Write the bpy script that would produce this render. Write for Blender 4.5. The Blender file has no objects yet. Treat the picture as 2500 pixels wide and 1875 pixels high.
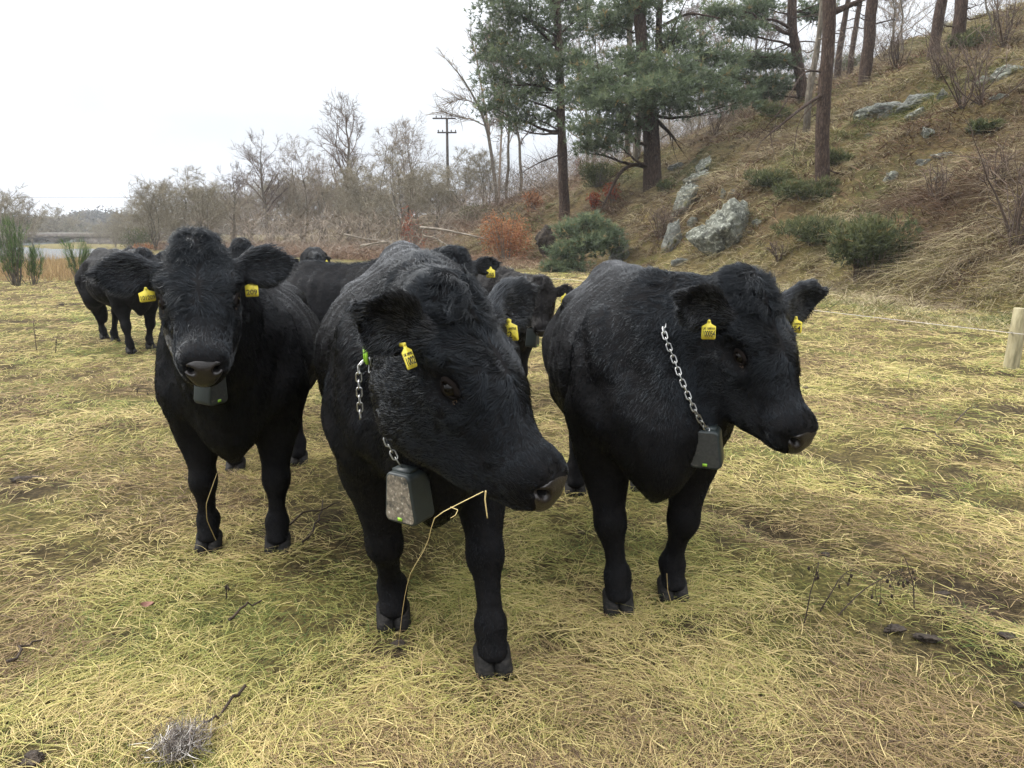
import bpy, math, random, time
import numpy as np
from mathutils import Vector, Matrix
T0 = time.time()
random.seed(7)
rng = np.random.default_rng(11)
scene = bpy.context.scene
COL = scene.collection

# ------------------------------------------------------------------ camera
CAM_H, PITCH, FPX = 1.5, math.radians(11.34), 1880.0      # eye height (m), pitch below horizontal, focal length in photo pixels
cam_data = bpy.data.cameras.new('camera')
cam_data.sensor_width = 36.0
cam_data.lens = FPX / 2500.0 * 36.0
cam_data.clip_end = 5000.0
cam = bpy.data.objects.new('camera', cam_data)
cam.location = (0, 0, CAM_H)
cam.rotation_euler = (math.pi / 2 - PITCH, 0, 0)
COL.objects.link(cam)
scene.camera = cam

# ------------------------------------------------------------------ overcast sky and soft sun
SUN_EL, SUN_AZ = math.radians(42), math.radians(-70)       # azimuth measured from +Y towards +X
world = bpy.data.worlds.new('World')
scene.world = world
world.use_nodes = True
nt = world.node_tree
nt.nodes.clear()
w_out = nt.nodes.new('ShaderNodeOutputWorld')
w_bg = nt.nodes.new('ShaderNodeBackground')
w_bg.inputs['Strength'].default_value = 0.1
w_sky = nt.nodes.new('ShaderNodeTexSky')
w_sky.sky_type = 'NISHITA'
w_sky.sun_disc = False
w_sky.sun_elevation = SUN_EL
w_sky.sun_rotation = SUN_AZ
w_sky.air_density, w_sky.dust_density, w_sky.ozone_density = 1.2, 4.0, 1.0
w_tc = nt.nodes.new('ShaderNodeTexCoord')
w_sep = nt.nodes.new('ShaderNodeSeparateXYZ')
w_map = nt.nodes.new('ShaderNodeMapping')
w_map.inputs['Scale'].default_value = (2.0, 2.0, 7.0)
w_noise = nt.nodes.new('ShaderNodeTexNoise')
w_noise.inputs['Scale'].default_value = 1.6
w_noise.inputs['Detail'].default_value = 5
w_noise.inputs['Roughness'].default_value = 0.5
w_ramp = nt.nodes.new('ShaderNodeValToRGB')                # luminance of an overcast dome: bright zenith, greyer horizon
e = w_ramp.color_ramp.elements
e[0].position, e[0].color = 0.0, (2.3, 2.58, 3.05, 1)
e[1].position, e[1].color = 1.0, (20.0, 20.2, 20.5, 1)
for pos, c in ((0.05, (2.65, 2.9, 3.3, 1)), (0.12, (3.2, 3.38, 3.65, 1)), (0.22, (4.3, 4.42, 4.58, 1)), (0.4, (10.0, 10.1, 10.2, 1))):
    k = e.new(pos)
    k.color = c
w_abs = nt.nodes.new('ShaderNodeMath')
w_abs.operation = 'ABSOLUTE'
w_cl = nt.nodes.new('ShaderNodeMapRange')
w_cl.inputs['From Min'].default_value, w_cl.inputs['From Max'].default_value = 0.3, 0.7
w_cl.inputs['To Min'].default_value, w_cl.inputs['To Max'].default_value = 0.84, 1.12
w_mul = nt.nodes.new('ShaderNodeMix')
w_mul.data_type, w_mul.blend_type = 'RGBA', 'MULTIPLY'
w_mul.inputs[0].default_value = 1.0
w_mix = nt.nodes.new('ShaderNodeMix')
w_mix.data_type = 'RGBA'
w_mix.inputs[0].default_value = 0.9                        # cloud cover over the clear Nishita sky
L = nt.links.new
L(w_tc.outputs['Generated'], w_sep.inputs[0])
L(w_sep.outputs['Z'], w_abs.inputs[0])
L(w_abs.outputs[0], w_ramp.inputs[0])
L(w_tc.outputs['Generated'], w_map.inputs[0])
L(w_map.outputs[0], w_noise.inputs['Vector'])
L(w_noise.outputs['Fac'], w_cl.inputs['Value'])
L(w_ramp.outputs[0], w_mul.inputs[6])
L(w_cl.outputs[0], w_mul.inputs[7])
L(w_sky.outputs[0], w_mix.inputs[6])
L(w_mul.outputs[2], w_mix.inputs[7])
L(w_mix.outputs[2], w_bg.inputs['Color'])
L(w_bg.outputs[0], w_out.inputs['Surface'])

sun_data = bpy.data.lights.new('sun', 'SUN')
sun_data.energy = 1.5
sun_data.angle = math.radians(16)
sun_data.color = (1.0, 0.96, 0.9)
sun = bpy.data.objects.new('sun', sun_data)
sdir = Vector((math.cos(SUN_EL) * math.sin(SUN_AZ), math.cos(SUN_EL) * math.cos(SUN_AZ), math.sin(SUN_EL)))
sun.rotation_euler = (-sdir).to_track_quat('-Z', 'Y').to_euler()
sun.location = (-20, 10, 30)
COL.objects.link(sun)

scene.view_settings.view_transform = 'Standard'
scene.view_settings.look = 'None'
scene.view_settings.gamma = 1.0
scene.view_settings.use_curve_mapping = False
scene.view_settings.exposure = 1.42
scene.render.engine = 'CYCLES'
scene.cycles.max_bounces = 6
scene.cycles.diffuse_bounces = 3
scene.cycles.glossy_bounces = 3
scene.cycles.transmission_bounces = 3
scene.cycles.transparent_max_bounces = 6
scene.cycles.volume_bounces = 0
scene.cycles.use_denoising = True
try:
    scene.cycles_curves.shape = 'RIBBONS'
    scene.cycles_curves.subdivisions = 2
except Exception:
    pass

# ------------------------------------------------------------------ helpers
def pix(px, py, y):
    """World point seen at photo pixel (px, py), y metres in front of the camera."""
    u, v = (px - 1250.0) / FPX, (py - 937.5) / FPX
    dy = math.cos(PITCH) - v * math.sin(PITCH)
    dz = -math.sin(PITCH) - v * math.cos(PITCH)
    t = y / dy
    return np.array((u * t, y, CAM_H + dz * t))

def pixg(px, py, z=0.0):
    """World point on the level z seen at photo pixel (px, py)."""
    u, v = (px - 1250.0) / FPX, (py - 937.5) / FPX
    dy = math.cos(PITCH) - v * math.sin(PITCH)
    dz = -math.sin(PITCH) - v * math.cos(PITCH)
    t = (z - CAM_H) / dz
    return np.array((u * t, dy * t, z))

def unit(v):
    v = np.asarray(v, float)
    return v / (np.linalg.norm(v, axis=-1, keepdims=True) + 1e-12)

def _hash(ix, iy, iz, seed):
    h = (ix.astype(np.uint32) * np.uint32(374761393) + iy.astype(np.uint32) * np.uint32(668265263)
         + iz.astype(np.uint32) * np.uint32(2147483647 - 58) + np.uint32((seed * 974711) & 0xffffffff))
    h = (h ^ (h >> np.uint32(13))) * np.uint32(1274126177)
    h = h ^ (h >> np.uint32(16))
    return h.astype(np.float64) / 4294967295.0

def vnoise(P, seed=0):
    """Value noise in 0..1 at the points P (n, 3)."""
    P = np.asarray(P, float)
    f = np.floor(P)
    w = P - f
    w = w * w * (3 - 2 * w)
    i = f.astype(np.int64)
    r = 0
    for dx in (0, 1):
        for dy in (0, 1):
            for dz in (0, 1):
                r = r + (_hash(i[:, 0] + dx, i[:, 1] + dy, i[:, 2] + dz, seed)
                         * (w[:, 0] if dx else 1 - w[:, 0]) * (w[:, 1] if dy else 1 - w[:, 1]) * (w[:, 2] if dz else 1 - w[:, 2]))
    return r

def fbm(P, seed=0, octaves=3, gain=0.5):
    P = np.asarray(P, float)
    r, a, s = 0, 1.0, 0.0
    for o in range(octaves):
        r = r + a * vnoise(P * (2.03 ** o) + 17.3 * o, seed + o)
        s += a
        a *= gain
    return r / s

def n2(x, y, scale, seed=0, octaves=3):
    x, y = np.broadcast_arrays(np.asarray(x, float), np.asarray(y, float))
    P = np.stack([x.ravel() / scale, y.ravel() / scale, np.full(x.size, 0.37)], 1)
    return fbm(P, seed, octaves).reshape(x.shape)

def mesh_data(name, V, faces, mat=None, smooth=True):
    """faces: list of index arrays, each (n, 3) or (n, 4)."""
    me = bpy.data.meshes.new(name)
    V = np.asarray(V, np.float32)
    if isinstance(faces, np.ndarray):
        faces = [faces]
    faces = [np.asarray(f, np.int32) for f in faces if len(f)]
    me.vertices.add(len(V))
    me.vertices.foreach_set('co', V.ravel())
    loops = np.concatenate([f.ravel() for f in faces])
    tot = np.concatenate([np.full(len(f), f.shape[1], np.int32) for f in faces])
    start = np.concatenate([[0], np.cumsum(tot)[:-1]]).astype(np.int32)
    me.loops.add(len(loops))
    me.loops.foreach_set('vertex_index', loops)
    me.polygons.add(len(tot))
    me.polygons.foreach_set('loop_start', start)
    me.polygons.foreach_set('loop_total', tot)
    me.update(calc_edges=True)
    if smooth:
        me.polygons.foreach_set('use_smooth', np.ones(len(tot), bool))
    for m in (mat if isinstance(mat, (list, tuple)) else [mat]):
        if m is not None:
            me.materials.append(m)
    return me

def vcol(me, name, C):
    C = np.asarray(C, np.float32)
    if C.ndim == 1:
        C = np.stack([C, C, C], 1)
    a = me.color_attributes.new(name, 'FLOAT_COLOR', 'POINT')
    a.data.foreach_set('color', np.concatenate([C, np.ones((len(C), 1), np.float32)], 1).ravel())

def link(name, data, parent=None, loc=None, rot=None):
    o = bpy.data.objects.new(name, data)
    COL.objects.link(o)
    if parent is not None:
        o.parent = parent
    if loc is not None:
        o.location = tuple(float(c) for c in loc)
    if rot is not None:
        o.rotation_euler = rot
    return o

def tag(o, label=None, cat=None, group=None, kind=None):
    for k, v in (('label', label), ('category', cat), ('group', group), ('kind', kind)):
        if v:
            o[k] = v
    return o

class Geo:
    """Collects pieces of one part, then builds one mesh."""
    def __init__(s):
        s.V, s.Q, s.T, s.n, s.A = [], [], [], 0, []
    def add(s, V, F, a=None):
        V, F = np.asarray(V, float), np.asarray(F, int)
        s.V.append(V)
        (s.Q if F.shape[1] == 4 else s.T).append(F + s.n)
        s.A.append(np.full(len(V), 0.5) if a is None else np.broadcast_to(np.asarray(a, float), (len(V),)))
        s.n += len(V)
        return s
    def tube(s, P, R, sides=6, caps=True, a=None):
        P, R = np.asarray(P, float), np.broadcast_to(np.asarray(R, float), (len(P),))
        T = unit(np.gradient(P, axis=0))
        ref = np.array((0, 0, 1.0)) if abs(T[:, 2]).mean() < 0.8 else np.array((1.0, 0, 0))
        N = unit(np.cross(T, ref))
        B = np.cross(T, N)
        an = np.arange(sides) / sides * 2 * math.pi
        V = (P[:, None] + R[:, None, None] * (np.cos(an)[None, :, None] * N[:, None] + np.sin(an)[None, :, None] * B[:, None])).reshape(-1, 3)
        m = len(P)
        i, j = np.meshgrid(np.arange(m - 1), np.arange(sides), indexing='ij')
        i, j = i.ravel(), j.ravel()
        k = (j + 1) % sides
        s.add(V, np.stack([i * sides + j, i * sides + k, (i + 1) * sides + k, (i + 1) * sides + j], 1), a)
        if caps:
            c = s.n
            s.V.append(P[[0, -1]])
            s.A.append(np.full(2, 0.5) if a is None else np.full(2, float(np.mean(a))))
            s.n += 2
            b = c - len(V)
            j = np.arange(sides)
            k = (j + 1) % sides
            s.T.append(np.stack([np.full(sides, c), b + k, b + j], 1))
            s.T.append(np.stack([np.full(sides, c + 1), b + (m - 1) * sides + j, b + (m - 1) * sides + k], 1))
        return s
    def box(s, c, h, R=None, a=None):
        V = np.array([(x, y, z) for x in (-1, 1) for y in (-1, 1) for z in (-1, 1)], float) * np.asarray(h)
        if R is not None:
            V = V @ np.asarray(R).T
        return s.add(V + np.asarray(c), [(0, 1, 3, 2), (4, 6, 7, 5), (0, 4, 5, 1), (2, 3, 7, 6), (0, 2, 6, 4), (1, 5, 7, 3)], a)
    def mesh(s, name, mat, smooth=True, attr=None):
        me = mesh_data(name, np.concatenate(s.V), ([np.concatenate(s.Q)] if s.Q else []) + ([np.concatenate(s.T)] if s.T else []), mat, smooth)
        if attr:
            vcol(me, attr, np.concatenate(s.A))
        return me
    def build(s, name, mat, parent=None, smooth=True, attr=None, loc=None):
        return link(name, s.mesh(name, mat, smooth, attr), parent, loc)

# ------------------------------------------------------------------ materials
def mat_new(name):
    m = bpy.data.materials.new(name)
    m.use_nodes = True
    t = m.node_tree
    b = t.nodes['Principled BSDF']
    return m, t, b

def nod(t, kind, **kw):
    n = t.nodes.new(kind)
    for k, v in kw.items():
        if k in n.inputs:
            n.inputs[k].default_value = v
        else:
            setattr(n, k, v)
    return n

def ramp(t, fac, stops):
    r = t.nodes.new('ShaderNodeValToRGB')
    el = r.color_ramp.elements
    el[0].position, el[0].color = stops[0][0], (*stops[0][1], 1)
    el[1].position, el[1].color = stops[-1][0], (*stops[-1][1], 1)
    for p, c in stops[1:-1]:
        k = el.new(p)
        k.color = (*c, 1)
    t.links.new(fac, r.inputs[0])
    return r.outputs[0]

def noise_mat(name, stops, scale=8.0, detail=5, rough=0.8, stretch=(1, 1, 1), bump=0.0, bscale=None, spec=0.3, metal=0.0, coord='Object'):
    m, t, b = mat_new(name)
    tc = nod(t, 'ShaderNodeTexCoord')
    mp = nod(t, 'ShaderNodeMapping')
    mp.inputs['Scale'].default_value = stretch
    t.links.new(tc.outputs[coord], mp.inputs[0])
    n = nod(t, 'ShaderNodeTexNoise', Scale=scale, Detail=detail, Roughness=0.6)
    t.links.new(mp.outputs[0], n.inputs['Vector'])
    t.links.new(ramp(t, n.outputs['Fac'], stops), b.inputs['Base Color'])
    b.inputs['Roughness'].default_value = rough
    b.inputs['Specular IOR Level'].default_value = spec
    b.inputs['Metallic'].default_value = metal
    if bump:
        n2_ = nod(t, 'ShaderNodeTexNoise', Scale=bscale or scale * 3, Detail=6, Roughness=0.65)
        t.links.new(mp.outputs[0], n2_.inputs['Vector'])
        bp = nod(t, 'ShaderNodeBump', Strength=1.0, Distance=bump)
        t.links.new(n2_.outputs['Fac'], bp.inputs['Height'])
        t.links.new(bp.outputs[0], b.inputs['Normal'])
    return m

def attr_mat(name, stops, attr='tone', rough=0.75, spec=0.25, trans=0.0):
    """Colour picked along a ramp by a per-piece value stored on the mesh (each blade or stem has its own colour)."""
    m, t, b = mat_new(name)
    a = nod(t, 'ShaderNodeAttribute', attribute_name=attr)
    sp = nod(t, 'ShaderNodeSeparateColor')
    t.links.new(a.outputs['Color'], sp.inputs[0])
    c = ramp(t, sp.outputs[0], stops)
    t.links.new(c, b.inputs['Base Color'])
    b.inputs['Roughness'].default_value = rough
    b.inputs['Specular IOR Level'].default_value = spec
    if trans:
        tr = nod(t, 'ShaderNodeBsdfTranslucent')
        t.links.new(c, tr.inputs['Color'])
        mx = nod(t, 'ShaderNodeMixShader')
        mx.inputs[0].default_value = trans
        out = t.nodes['Material Output']
        t.links.new(b.outputs[0], mx.inputs[1])
        t.links.new(tr.outputs[0], mx.inputs[2])
        t.links.new(mx.outputs[0], out.inputs['Surface'])
    return m
# ------------------------------------------------------------------ the lie of the land
FOOT = np.array([(14, -12), (12.4, 4), (10.8, 9), (9.3, 13.5), (8.2, 21), (2.8, 32), (-2.5, 42), (-6, 55), (-10, 75), (-19, 100), (-38, 140), (-60, 200), (-90, 300)], float)
RIVER = np.array([(-36, 4), (-28, 24), (-25.5, 36), (-26.5, 46), (-31, 60), (-45, 92), (-57, 113), (-70, 117), (-84, 130), (-98, 175), (-108, 230),
                  (-128, 230), (-114, 172), (-98, 130), (-79, 112), (-62, 92), (-45, 61), (-43, 45), (-50, 26), (-60, 4)], float)
WATER_Z = -1.35

def seg_dist(x, y, A, B):
    d = B - A
    t = np.clip(((x - A[0]) * d[0] + (y - A[1]) * d[1]) / (d @ d), 0, 1)
    return np.hypot(x - A[0] - t * d[0], y - A[1] - t * d[1])

def foot_dist(x, y):
    """Signed distance to the foot of the hill, positive on the hill side."""
    best = np.full(np.shape(x), 1e9)
    sg = np.ones(np.shape(x))
    for A, B in zip(FOOT[:-1], FOOT[1:]):
        d = seg_dist(x, y, A, B)
        c = (B[0] - A[0]) * (y - A[1]) - (B[1] - A[1]) * (x - A[0])
        u = d < best
        best = np.where(u, d, best)
        sg = np.where(u, np.where(c < 0, 1, -1), sg)
    return best * sg

def river_dist(x, y):
    """Signed distance to the river's edge, negative in the water."""
    best = np.full(np.shape(x), 1e9)
    ins = np.zeros(np.shape(x), bool)
    n = len(RIVER)
    for i in range(n):
        A, B = RIVER[i], RIVER[(i + 1) % n]
        best = np.minimum(best, seg_dist(x, y, A, B))
        if A[1] != B[1]:
            ins ^= ((A[1] > y) != (B[1] > y)) & (x < (B[0] - A[0]) * (y - A[1]) / (B[1] - A[1]) + A[0])
    return np.where(ins, -best, best)

MUD = [(pixg(a, b), r) for a, b, r in ((820, 1270, .30), (700, 1300, .25), (860, 1200, .28), (960, 1590, .14), (40, 1170, .25), (2060, 1160, .28), (2250, 1190, .35), (2140, 1330, .14), (2320, 1440, .3), (2440, 1470, .25), (2180, 1560, .16), (2260, 1580, .13), (1950, 1330, .12), (2480, 1010, .5), (2380, 1020, .4), (300, 1560, .12), (90, 1850, .14), (1700, 1540, .14), (1350, 1560, .14), (140, 1190, .2), (1780, 1330, .14), (2330, 1150, .3))]
def mud_at(x, y):
    k = np.zeros_like(x)
    for p, r in MUD:
        k = np.maximum(k, 1 - np.hypot(x - p[0], (y - p[1]) * .8) / (r * .75))
    return np.clip(k * 1.7, 0, 1)
# wheel ruts on the right of the field
RUT = [[pixg(a, b)[:2] for a, b in ((1900, 1080), (2080, 1130), (2280, 1180), (2500, 1240))], [pixg(a, b)[:2] for a, b in ((1750, 1240), (2000, 1330), (2250, 1420), (2500, 1500))]]
def rut_at(x, y):
    d = np.full_like(x, 9.0)
    for L_ in RUT:
        for A, B in zip(L_[:-1], L_[1:]):
            d = np.minimum(d, seg_dist(x, y, A, B))
    return np.clip(1 - d / .2, 0, 1)



def ground_z(x, y):
    x, y = np.asarray(x, float), np.asarray(y, float)
    s = foot_dist(x, y)
    cap = np.interp(x, [-60, -40, -20, -8, 0, 12, 22, 60], [1.5, 2.2, 3.6, 5.0, 6.6, 10.5, 16, 24])
    sp = np.clip(s + .5, 0, None)
    steep = np.interp(y, [10, 30, 60, 90, 140], [.95, .86, .6, .4, .25])
    hill = cap * (1 - np.exp(-steep * sp / cap)) + .03 * sp
    k = np.clip(s / 4, 0, 1)
    hill = hill + k * ((n2(x, y, 7.0, 3) - .5) * 2.2 + (n2(x, y, 2.2, 8, 2) - .5) * 1.0 + (n2(x, y, .7, 14, 2) - .5) * .45)
    r = np.hypot(x, y)
    fld = (n2(x, y, 1.1, 21, 2) - .5) * .05 + (n2(x, y, .35, 25, 2) - .5) * .035 + (n2(x, y, 9, 31, 2) - .5) * .12 * np.clip((r - 4) / 10, 0, 1)
    fld = fld - .045 * np.where(r < 12, rut_at(x.ravel(), y.ravel()).reshape(x.shape), 0)
    rd = river_dist(x, y)
    bank = np.clip((2.2 - rd) / 3.0, 0, 1)
    z = fld * (1 - k * .5) + hill - bank * bank * (3 - 2 * bank) * 2.3
    fp = np.clip((y - 98) / 14, 0, 1) * np.clip((-46 - x) / 10, 0, 1)
    z = z - 1.12 * fp * (rd > 0) * np.clip(rd / 2 , 0, 1)
    far = np.clip((r - 230) / 60, 0, 1)
    rise = np.clip((r - 430) / 500, 0, 1)
    z = z * (1 - far) + far * (-.5 + rise * (10.0 + (n2(x, y, 140, 41, 3) - .4) * 20))
    return z

def pixt(px, py, y):
    """Point y metres out under photo column px, standing on the ground."""
    p = pix(px, py, y)
    p[2] = float(ground_z(p[0:1], p[1:2])[0])
    return p

def land_material():
    """Pasture that runs into rough hill turf; the share of each is stored on the mesh."""
    m, t, b = mat_new('pasture and hill turf')
    tc = nod(t, 'ShaderNodeTexCoord')
    def noise(sc, de, ro):
        n = nod(t, 'ShaderNodeTexNoise', Scale=sc, Detail=de, Roughness=ro)
        t.links.new(tc.outputs['Object'], n.inputs['Vector'])
        return n.outputs['Fac']
    def mul(c1, c2):
        mx = nod(t, 'ShaderNodeMix', data_type='RGBA', blend_type='MULTIPLY')
        mx.inputs[0].default_value = 1.0
        t.links.new(c1, mx.inputs[6])
        t.links.new(c2, mx.inputs[7])
        return mx.outputs[2]
    fine, mid = noise(35.0, 6.0, 0.75), noise(5.0, 7.0, 0.75)
    field = mul(ramp(t, noise(1.3, 6.0, 0.62), [(0.30, (0.04, 0.03, 0.018)), (0.43, (0.11, 0.085, 0.04)), (0.54, (0.17, 0.145, 0.055)), (0.7, (0.11, 0.12, 0.036))]),
                ramp(t, fine, [(0.32, (0.18, 0.18, 0.18)), (0.5, (0.75, 0.75, 0.72)), (0.68, (1.7, 1.6, 1.4))]))
    hill = mul(ramp(t, noise(0.22, 7.0, 0.62), [(0.30, (0.045, 0.030, 0.02)), (0.43, (0.09, 0.064, 0.033)), (0.53, (0.13, 0.10, 0.045)), (0.62, (0.085, 0.08, 0.03)), (0.75, (0.05, 0.058, 0.022))]),
               ramp(t, mid, [(0.3, (0.3, 0.3, 0.3)), (0.5, (0.85, 0.85, 0.85)), (0.7, (1.5, 1.45, 1.3))]))
    at = nod(t, 'ShaderNodeAttribute', attribute_name='hill')
    sp = nod(t, 'ShaderNodeSeparateColor')
    t.links.new(at.outputs['Color'], sp.inputs[0])
    mx = nod(t, 'ShaderNodeMix', data_type='RGBA')
    t.links.new(sp.outputs[0], mx.inputs[0])
    am = nod(t, 'ShaderNodeAttribute', attribute_name='mud')
    sm = nod(t, 'ShaderNodeSeparateColor')
    t.links.new(am.outputs['Color'], sm.inputs[0])
    mm = nod(t, 'ShaderNodeMix', data_type='RGBA')
    t.links.new(sm.outputs[0], mm.inputs[0])
    t.links.new(field, mm.inputs[6])
    t.links.new(ramp(t, fine, [(0.3, (0.022, 0.016, 0.011)), (0.6, (0.07, 0.052, 0.036)), (0.75, (0.14, 0.11, 0.08))]), mm.inputs[7])
    field = mm.outputs[2]
    t.links.new(field, mx.inputs[6])
    t.links.new(hill, mx.inputs[7])
    t.links.new(mx.outputs[2], b.inputs['Base Color'])
    b.inputs['Roughness'].default_value = 0.95
    b.inputs['Specular IOR Level'].default_value = 0.1
    bp = nod(t, 'ShaderNodeBump', Strength=1.0, Distance=0.05)
    t.links.new(fine, bp.inputs['Height'])
    bp2 = nod(t, 'ShaderNodeBump', Strength=0.8, Distance=0.12)
    t.links.new(mid, bp2.inputs['Height'])
    t.links.new(bp.outputs[0], bp2.inputs['Normal'])
    t.links.new(bp2.outputs[0], b.inputs['Normal'])
    return m

def build_land():
    az = np.concatenate([np.linspace(-180, -60, 60)[:-1], np.linspace(-60, 60, 330), np.linspace(60, 180, 60)[1:]])
    az = np.radians(az)
    rr = np.concatenate([np.geomspace(.25, 12, 105)[:-1], np.geomspace(12, 130, 165)[:-1], np.geomspace(130, 3500, 60)])
    A, R = np.meshgrid(az, rr)
    X, Y = R * np.sin(A), R * np.cos(A)
    Z = ground_z(X, Y)
    V = np.stack([X.ravel(), Y.ravel(), Z.ravel()], 1)
    na, nr = len(az), len(rr)
    i, j = np.meshgrid(np.arange(nr - 1), np.arange(na - 1), indexing='ij')
    i, j = i.ravel(), j.ravel()
    Q = np.stack([i * na + j, i * na + j + 1, (i + 1) * na + j + 1, (i + 1) * na + j], 1)[:, ::-1]
    cx, cy = X.ravel()[Q].mean(1), Y.ravel()[Q].mean(1)
    on = foot_dist(cx, cy) > .3
    hl = np.clip((foot_dist(X, Y) + 2.0 + (n2(X, Y, 2.0, 12, 2) - .5) * 4) / 4.5, 0, 1).ravel()
    md = np.maximum(.75 * mud_at(X.ravel(), Y.ravel()), .8 * rut_at(X.ravel(), Y.ravel())) * np.clip(n2(X, Y, .16, 90, 3).ravel() * 3.2 - .9, 0, 1)
    lm = land_material()
    for name, sel, mat in (('field', ~on, lm), ('hillside', on, lm)):
        q = Q[sel]
        use, inv = np.unique(q, return_inverse=True)
        o = link(name, mesh_data(name, V[use], inv.reshape(q.shape), mat))
        vcol(o.data, 'hill', hl[use])
        vcol(o.data, 'mud', md[use])
        tag(o, kind='structure')
    # water
    g = Geo()
    n = 90
    g.add([(-170, -2, WATER_Z), (-5, -2, WATER_Z), (-5, 236, WATER_Z), (-170, 236, WATER_Z)], [(0, 1, 2, 3)])
    m, t, b = mat_new('river water')
    b.inputs['Base Color'].default_value = (0.03, 0.035, 0.03, 1)
    b.inputs['Roughness'].default_value = 0.2
    b.inputs['IOR'].default_value = 1.33
    tc = nod(t, 'ShaderNodeTexCoord')
    mp = nod(t, 'ShaderNodeMapping')
    mp.inputs['Scale'].default_value = (0.5, 1.3, 1)
    nz = nod(t, 'ShaderNodeTexNoise', Scale=1.4, Detail=4.0)
    t.links.new(tc.outputs['Object'], mp.inputs[0])
    t.links.new(mp.outputs[0], nz.inputs['Vector'])
    bp = nod(t, 'ShaderNodeBump', Strength=0.9, Distance=0.12)
    t.links.new(nz.outputs['Fac'], bp.inputs['Height'])
    t.links.new(bp.outputs[0], b.inputs['Normal'])
    tag(g.build('river', m, smooth=False), kind='structure')
build_land()
# ------------------------------------------------------------------ trees
M_BARK = noise_mat('grey brown bark', [(0.3, (0.05, 0.042, 0.034)), (0.55, (0.11, 0.095, 0.075)), (0.75, (0.19, 0.17, 0.135))], 5, stretch=(3, 3, 1), rough=0.9, bump=0.02, bscale=12, spec=0.15)
M_TWIG = attr_mat('bare twigs', [(0.0, (0.075, 0.058, 0.045)), (0.5, (0.17, 0.135, 0.105)), (1.0, (0.29, 0.25, 0.19))], rough=0.9, spec=0.1)
M_TWIGD = attr_mat('dark bare twigs', [(0.0, (0.045, 0.034, 0.028)), (0.5, (0.11, 0.082, 0.066)), (1.0, (0.18, 0.14, 0.11))], rough=0.9, spec=0.1)
M_TWIGG = attr_mat('lichen grey twigs', [(0.0, (0.085, 0.075, 0.05)), (0.5, (0.19, 0.165, 0.12)), (1.0, (0.34, 0.31, 0.235))], rough=0.9, spec=0.1)

def pine_bark():
    m, t, b = mat_new('pine bark plates')
    tc = nod(t, 'ShaderNodeTexCoord')
    mp = nod(t, 'ShaderNodeMapping')
    mp.inputs['Scale'].default_value = (9.0, 9.0, 2.2)
    t.links.new(tc.outputs['Object'], mp.inputs[0])
    nz = nod(t, 'ShaderNodeTexNoise', Scale=1.5, Detail=6.0, Roughness=0.65)
    t.links.new(mp.outputs[0], nz.inputs['Vector'])
    dist = nod(t, 'ShaderNodeMix', data_type='RGBA')
    dist.inputs[0].default_value = 0.62
    t.links.new(mp.outputs[0], dist.inputs[6])
    t.links.new(nz.outputs['Color'], dist.inputs[7])
    vo = nod(t, 'ShaderNodeTexVoronoi', Scale=5.0, feature='DISTANCE_TO_EDGE')
    t.links.new(dist.outputs[2], vo.inputs['Vector'])
    c1 = ramp(t, vo.outputs['Distance'], [(0.0, (0.028, 0.020, 0.016)), (0.12, (0.055, 0.040, 0.032)), (0.4, (0.09, 0.068, 0.056))])
    mx = nod(t, 'ShaderNodeMix', data_type='RGBA', blend_type='MULTIPLY')
    mx.inputs[0].default_value = 1.0
    t.links.new(c1, mx.inputs[6])
    t.links.new(ramp(t, nz.outputs['Fac'], [(0.3, (0.6, 0.55, 0.5)), (0.7, (1.5, 1.4, 1.35))]), mx.inputs[7])
    t.links.new(mx.outputs[2], b.inputs['Base Color'])
    b.inputs['Roughness'].default_value = 0.9
    b.inputs['Specular IOR Level'].default_value = 0.15
    bp = nod(t, 'ShaderNodeBump', Strength=1.0, Distance=0.06)
    t.links.new(vo.outputs['Distance'], bp.inputs['Height'])
    t.links.new(bp.outputs[0], b.inputs['Normal'])
    return m
M_PINE = pine_bark()
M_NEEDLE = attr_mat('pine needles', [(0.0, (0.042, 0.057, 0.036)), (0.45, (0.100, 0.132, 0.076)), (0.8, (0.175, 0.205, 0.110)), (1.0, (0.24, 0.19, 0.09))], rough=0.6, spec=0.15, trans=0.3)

def arc(p0, p1, sag, n=7, rs=None, wob=.0):
    """Curved polyline from p0 to p1, bowed by the vector sag."""
    t = np.linspace(0, 1, n)[:, None]
    P = np.asarray(p0) * (1 - t) + np.asarray(p1) * t + np.asarray(sag) * (4 * t * (1 - t))
    if rs is not None and wob:
        w = rs.normal(0, wob, (n, 3))
        w[0] = 0
        P = P + np.cumsum(w, 0) * .6
    return P

def thorns(P0, D, L, w, rs, tone):
    """One thin triangle per twig."""
    n = len(P0)
    side = unit(np.cross(D, rs.normal(0, 1, (n, 3))))
    V = np.stack([P0 - side * w[:, None], P0 + side * w[:, None], P0 + D * L[:, None]], 1).reshape(-1, 3)
    return V, np.arange(3 * n).reshape(n, 3), np.repeat(tone, 3)

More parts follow.
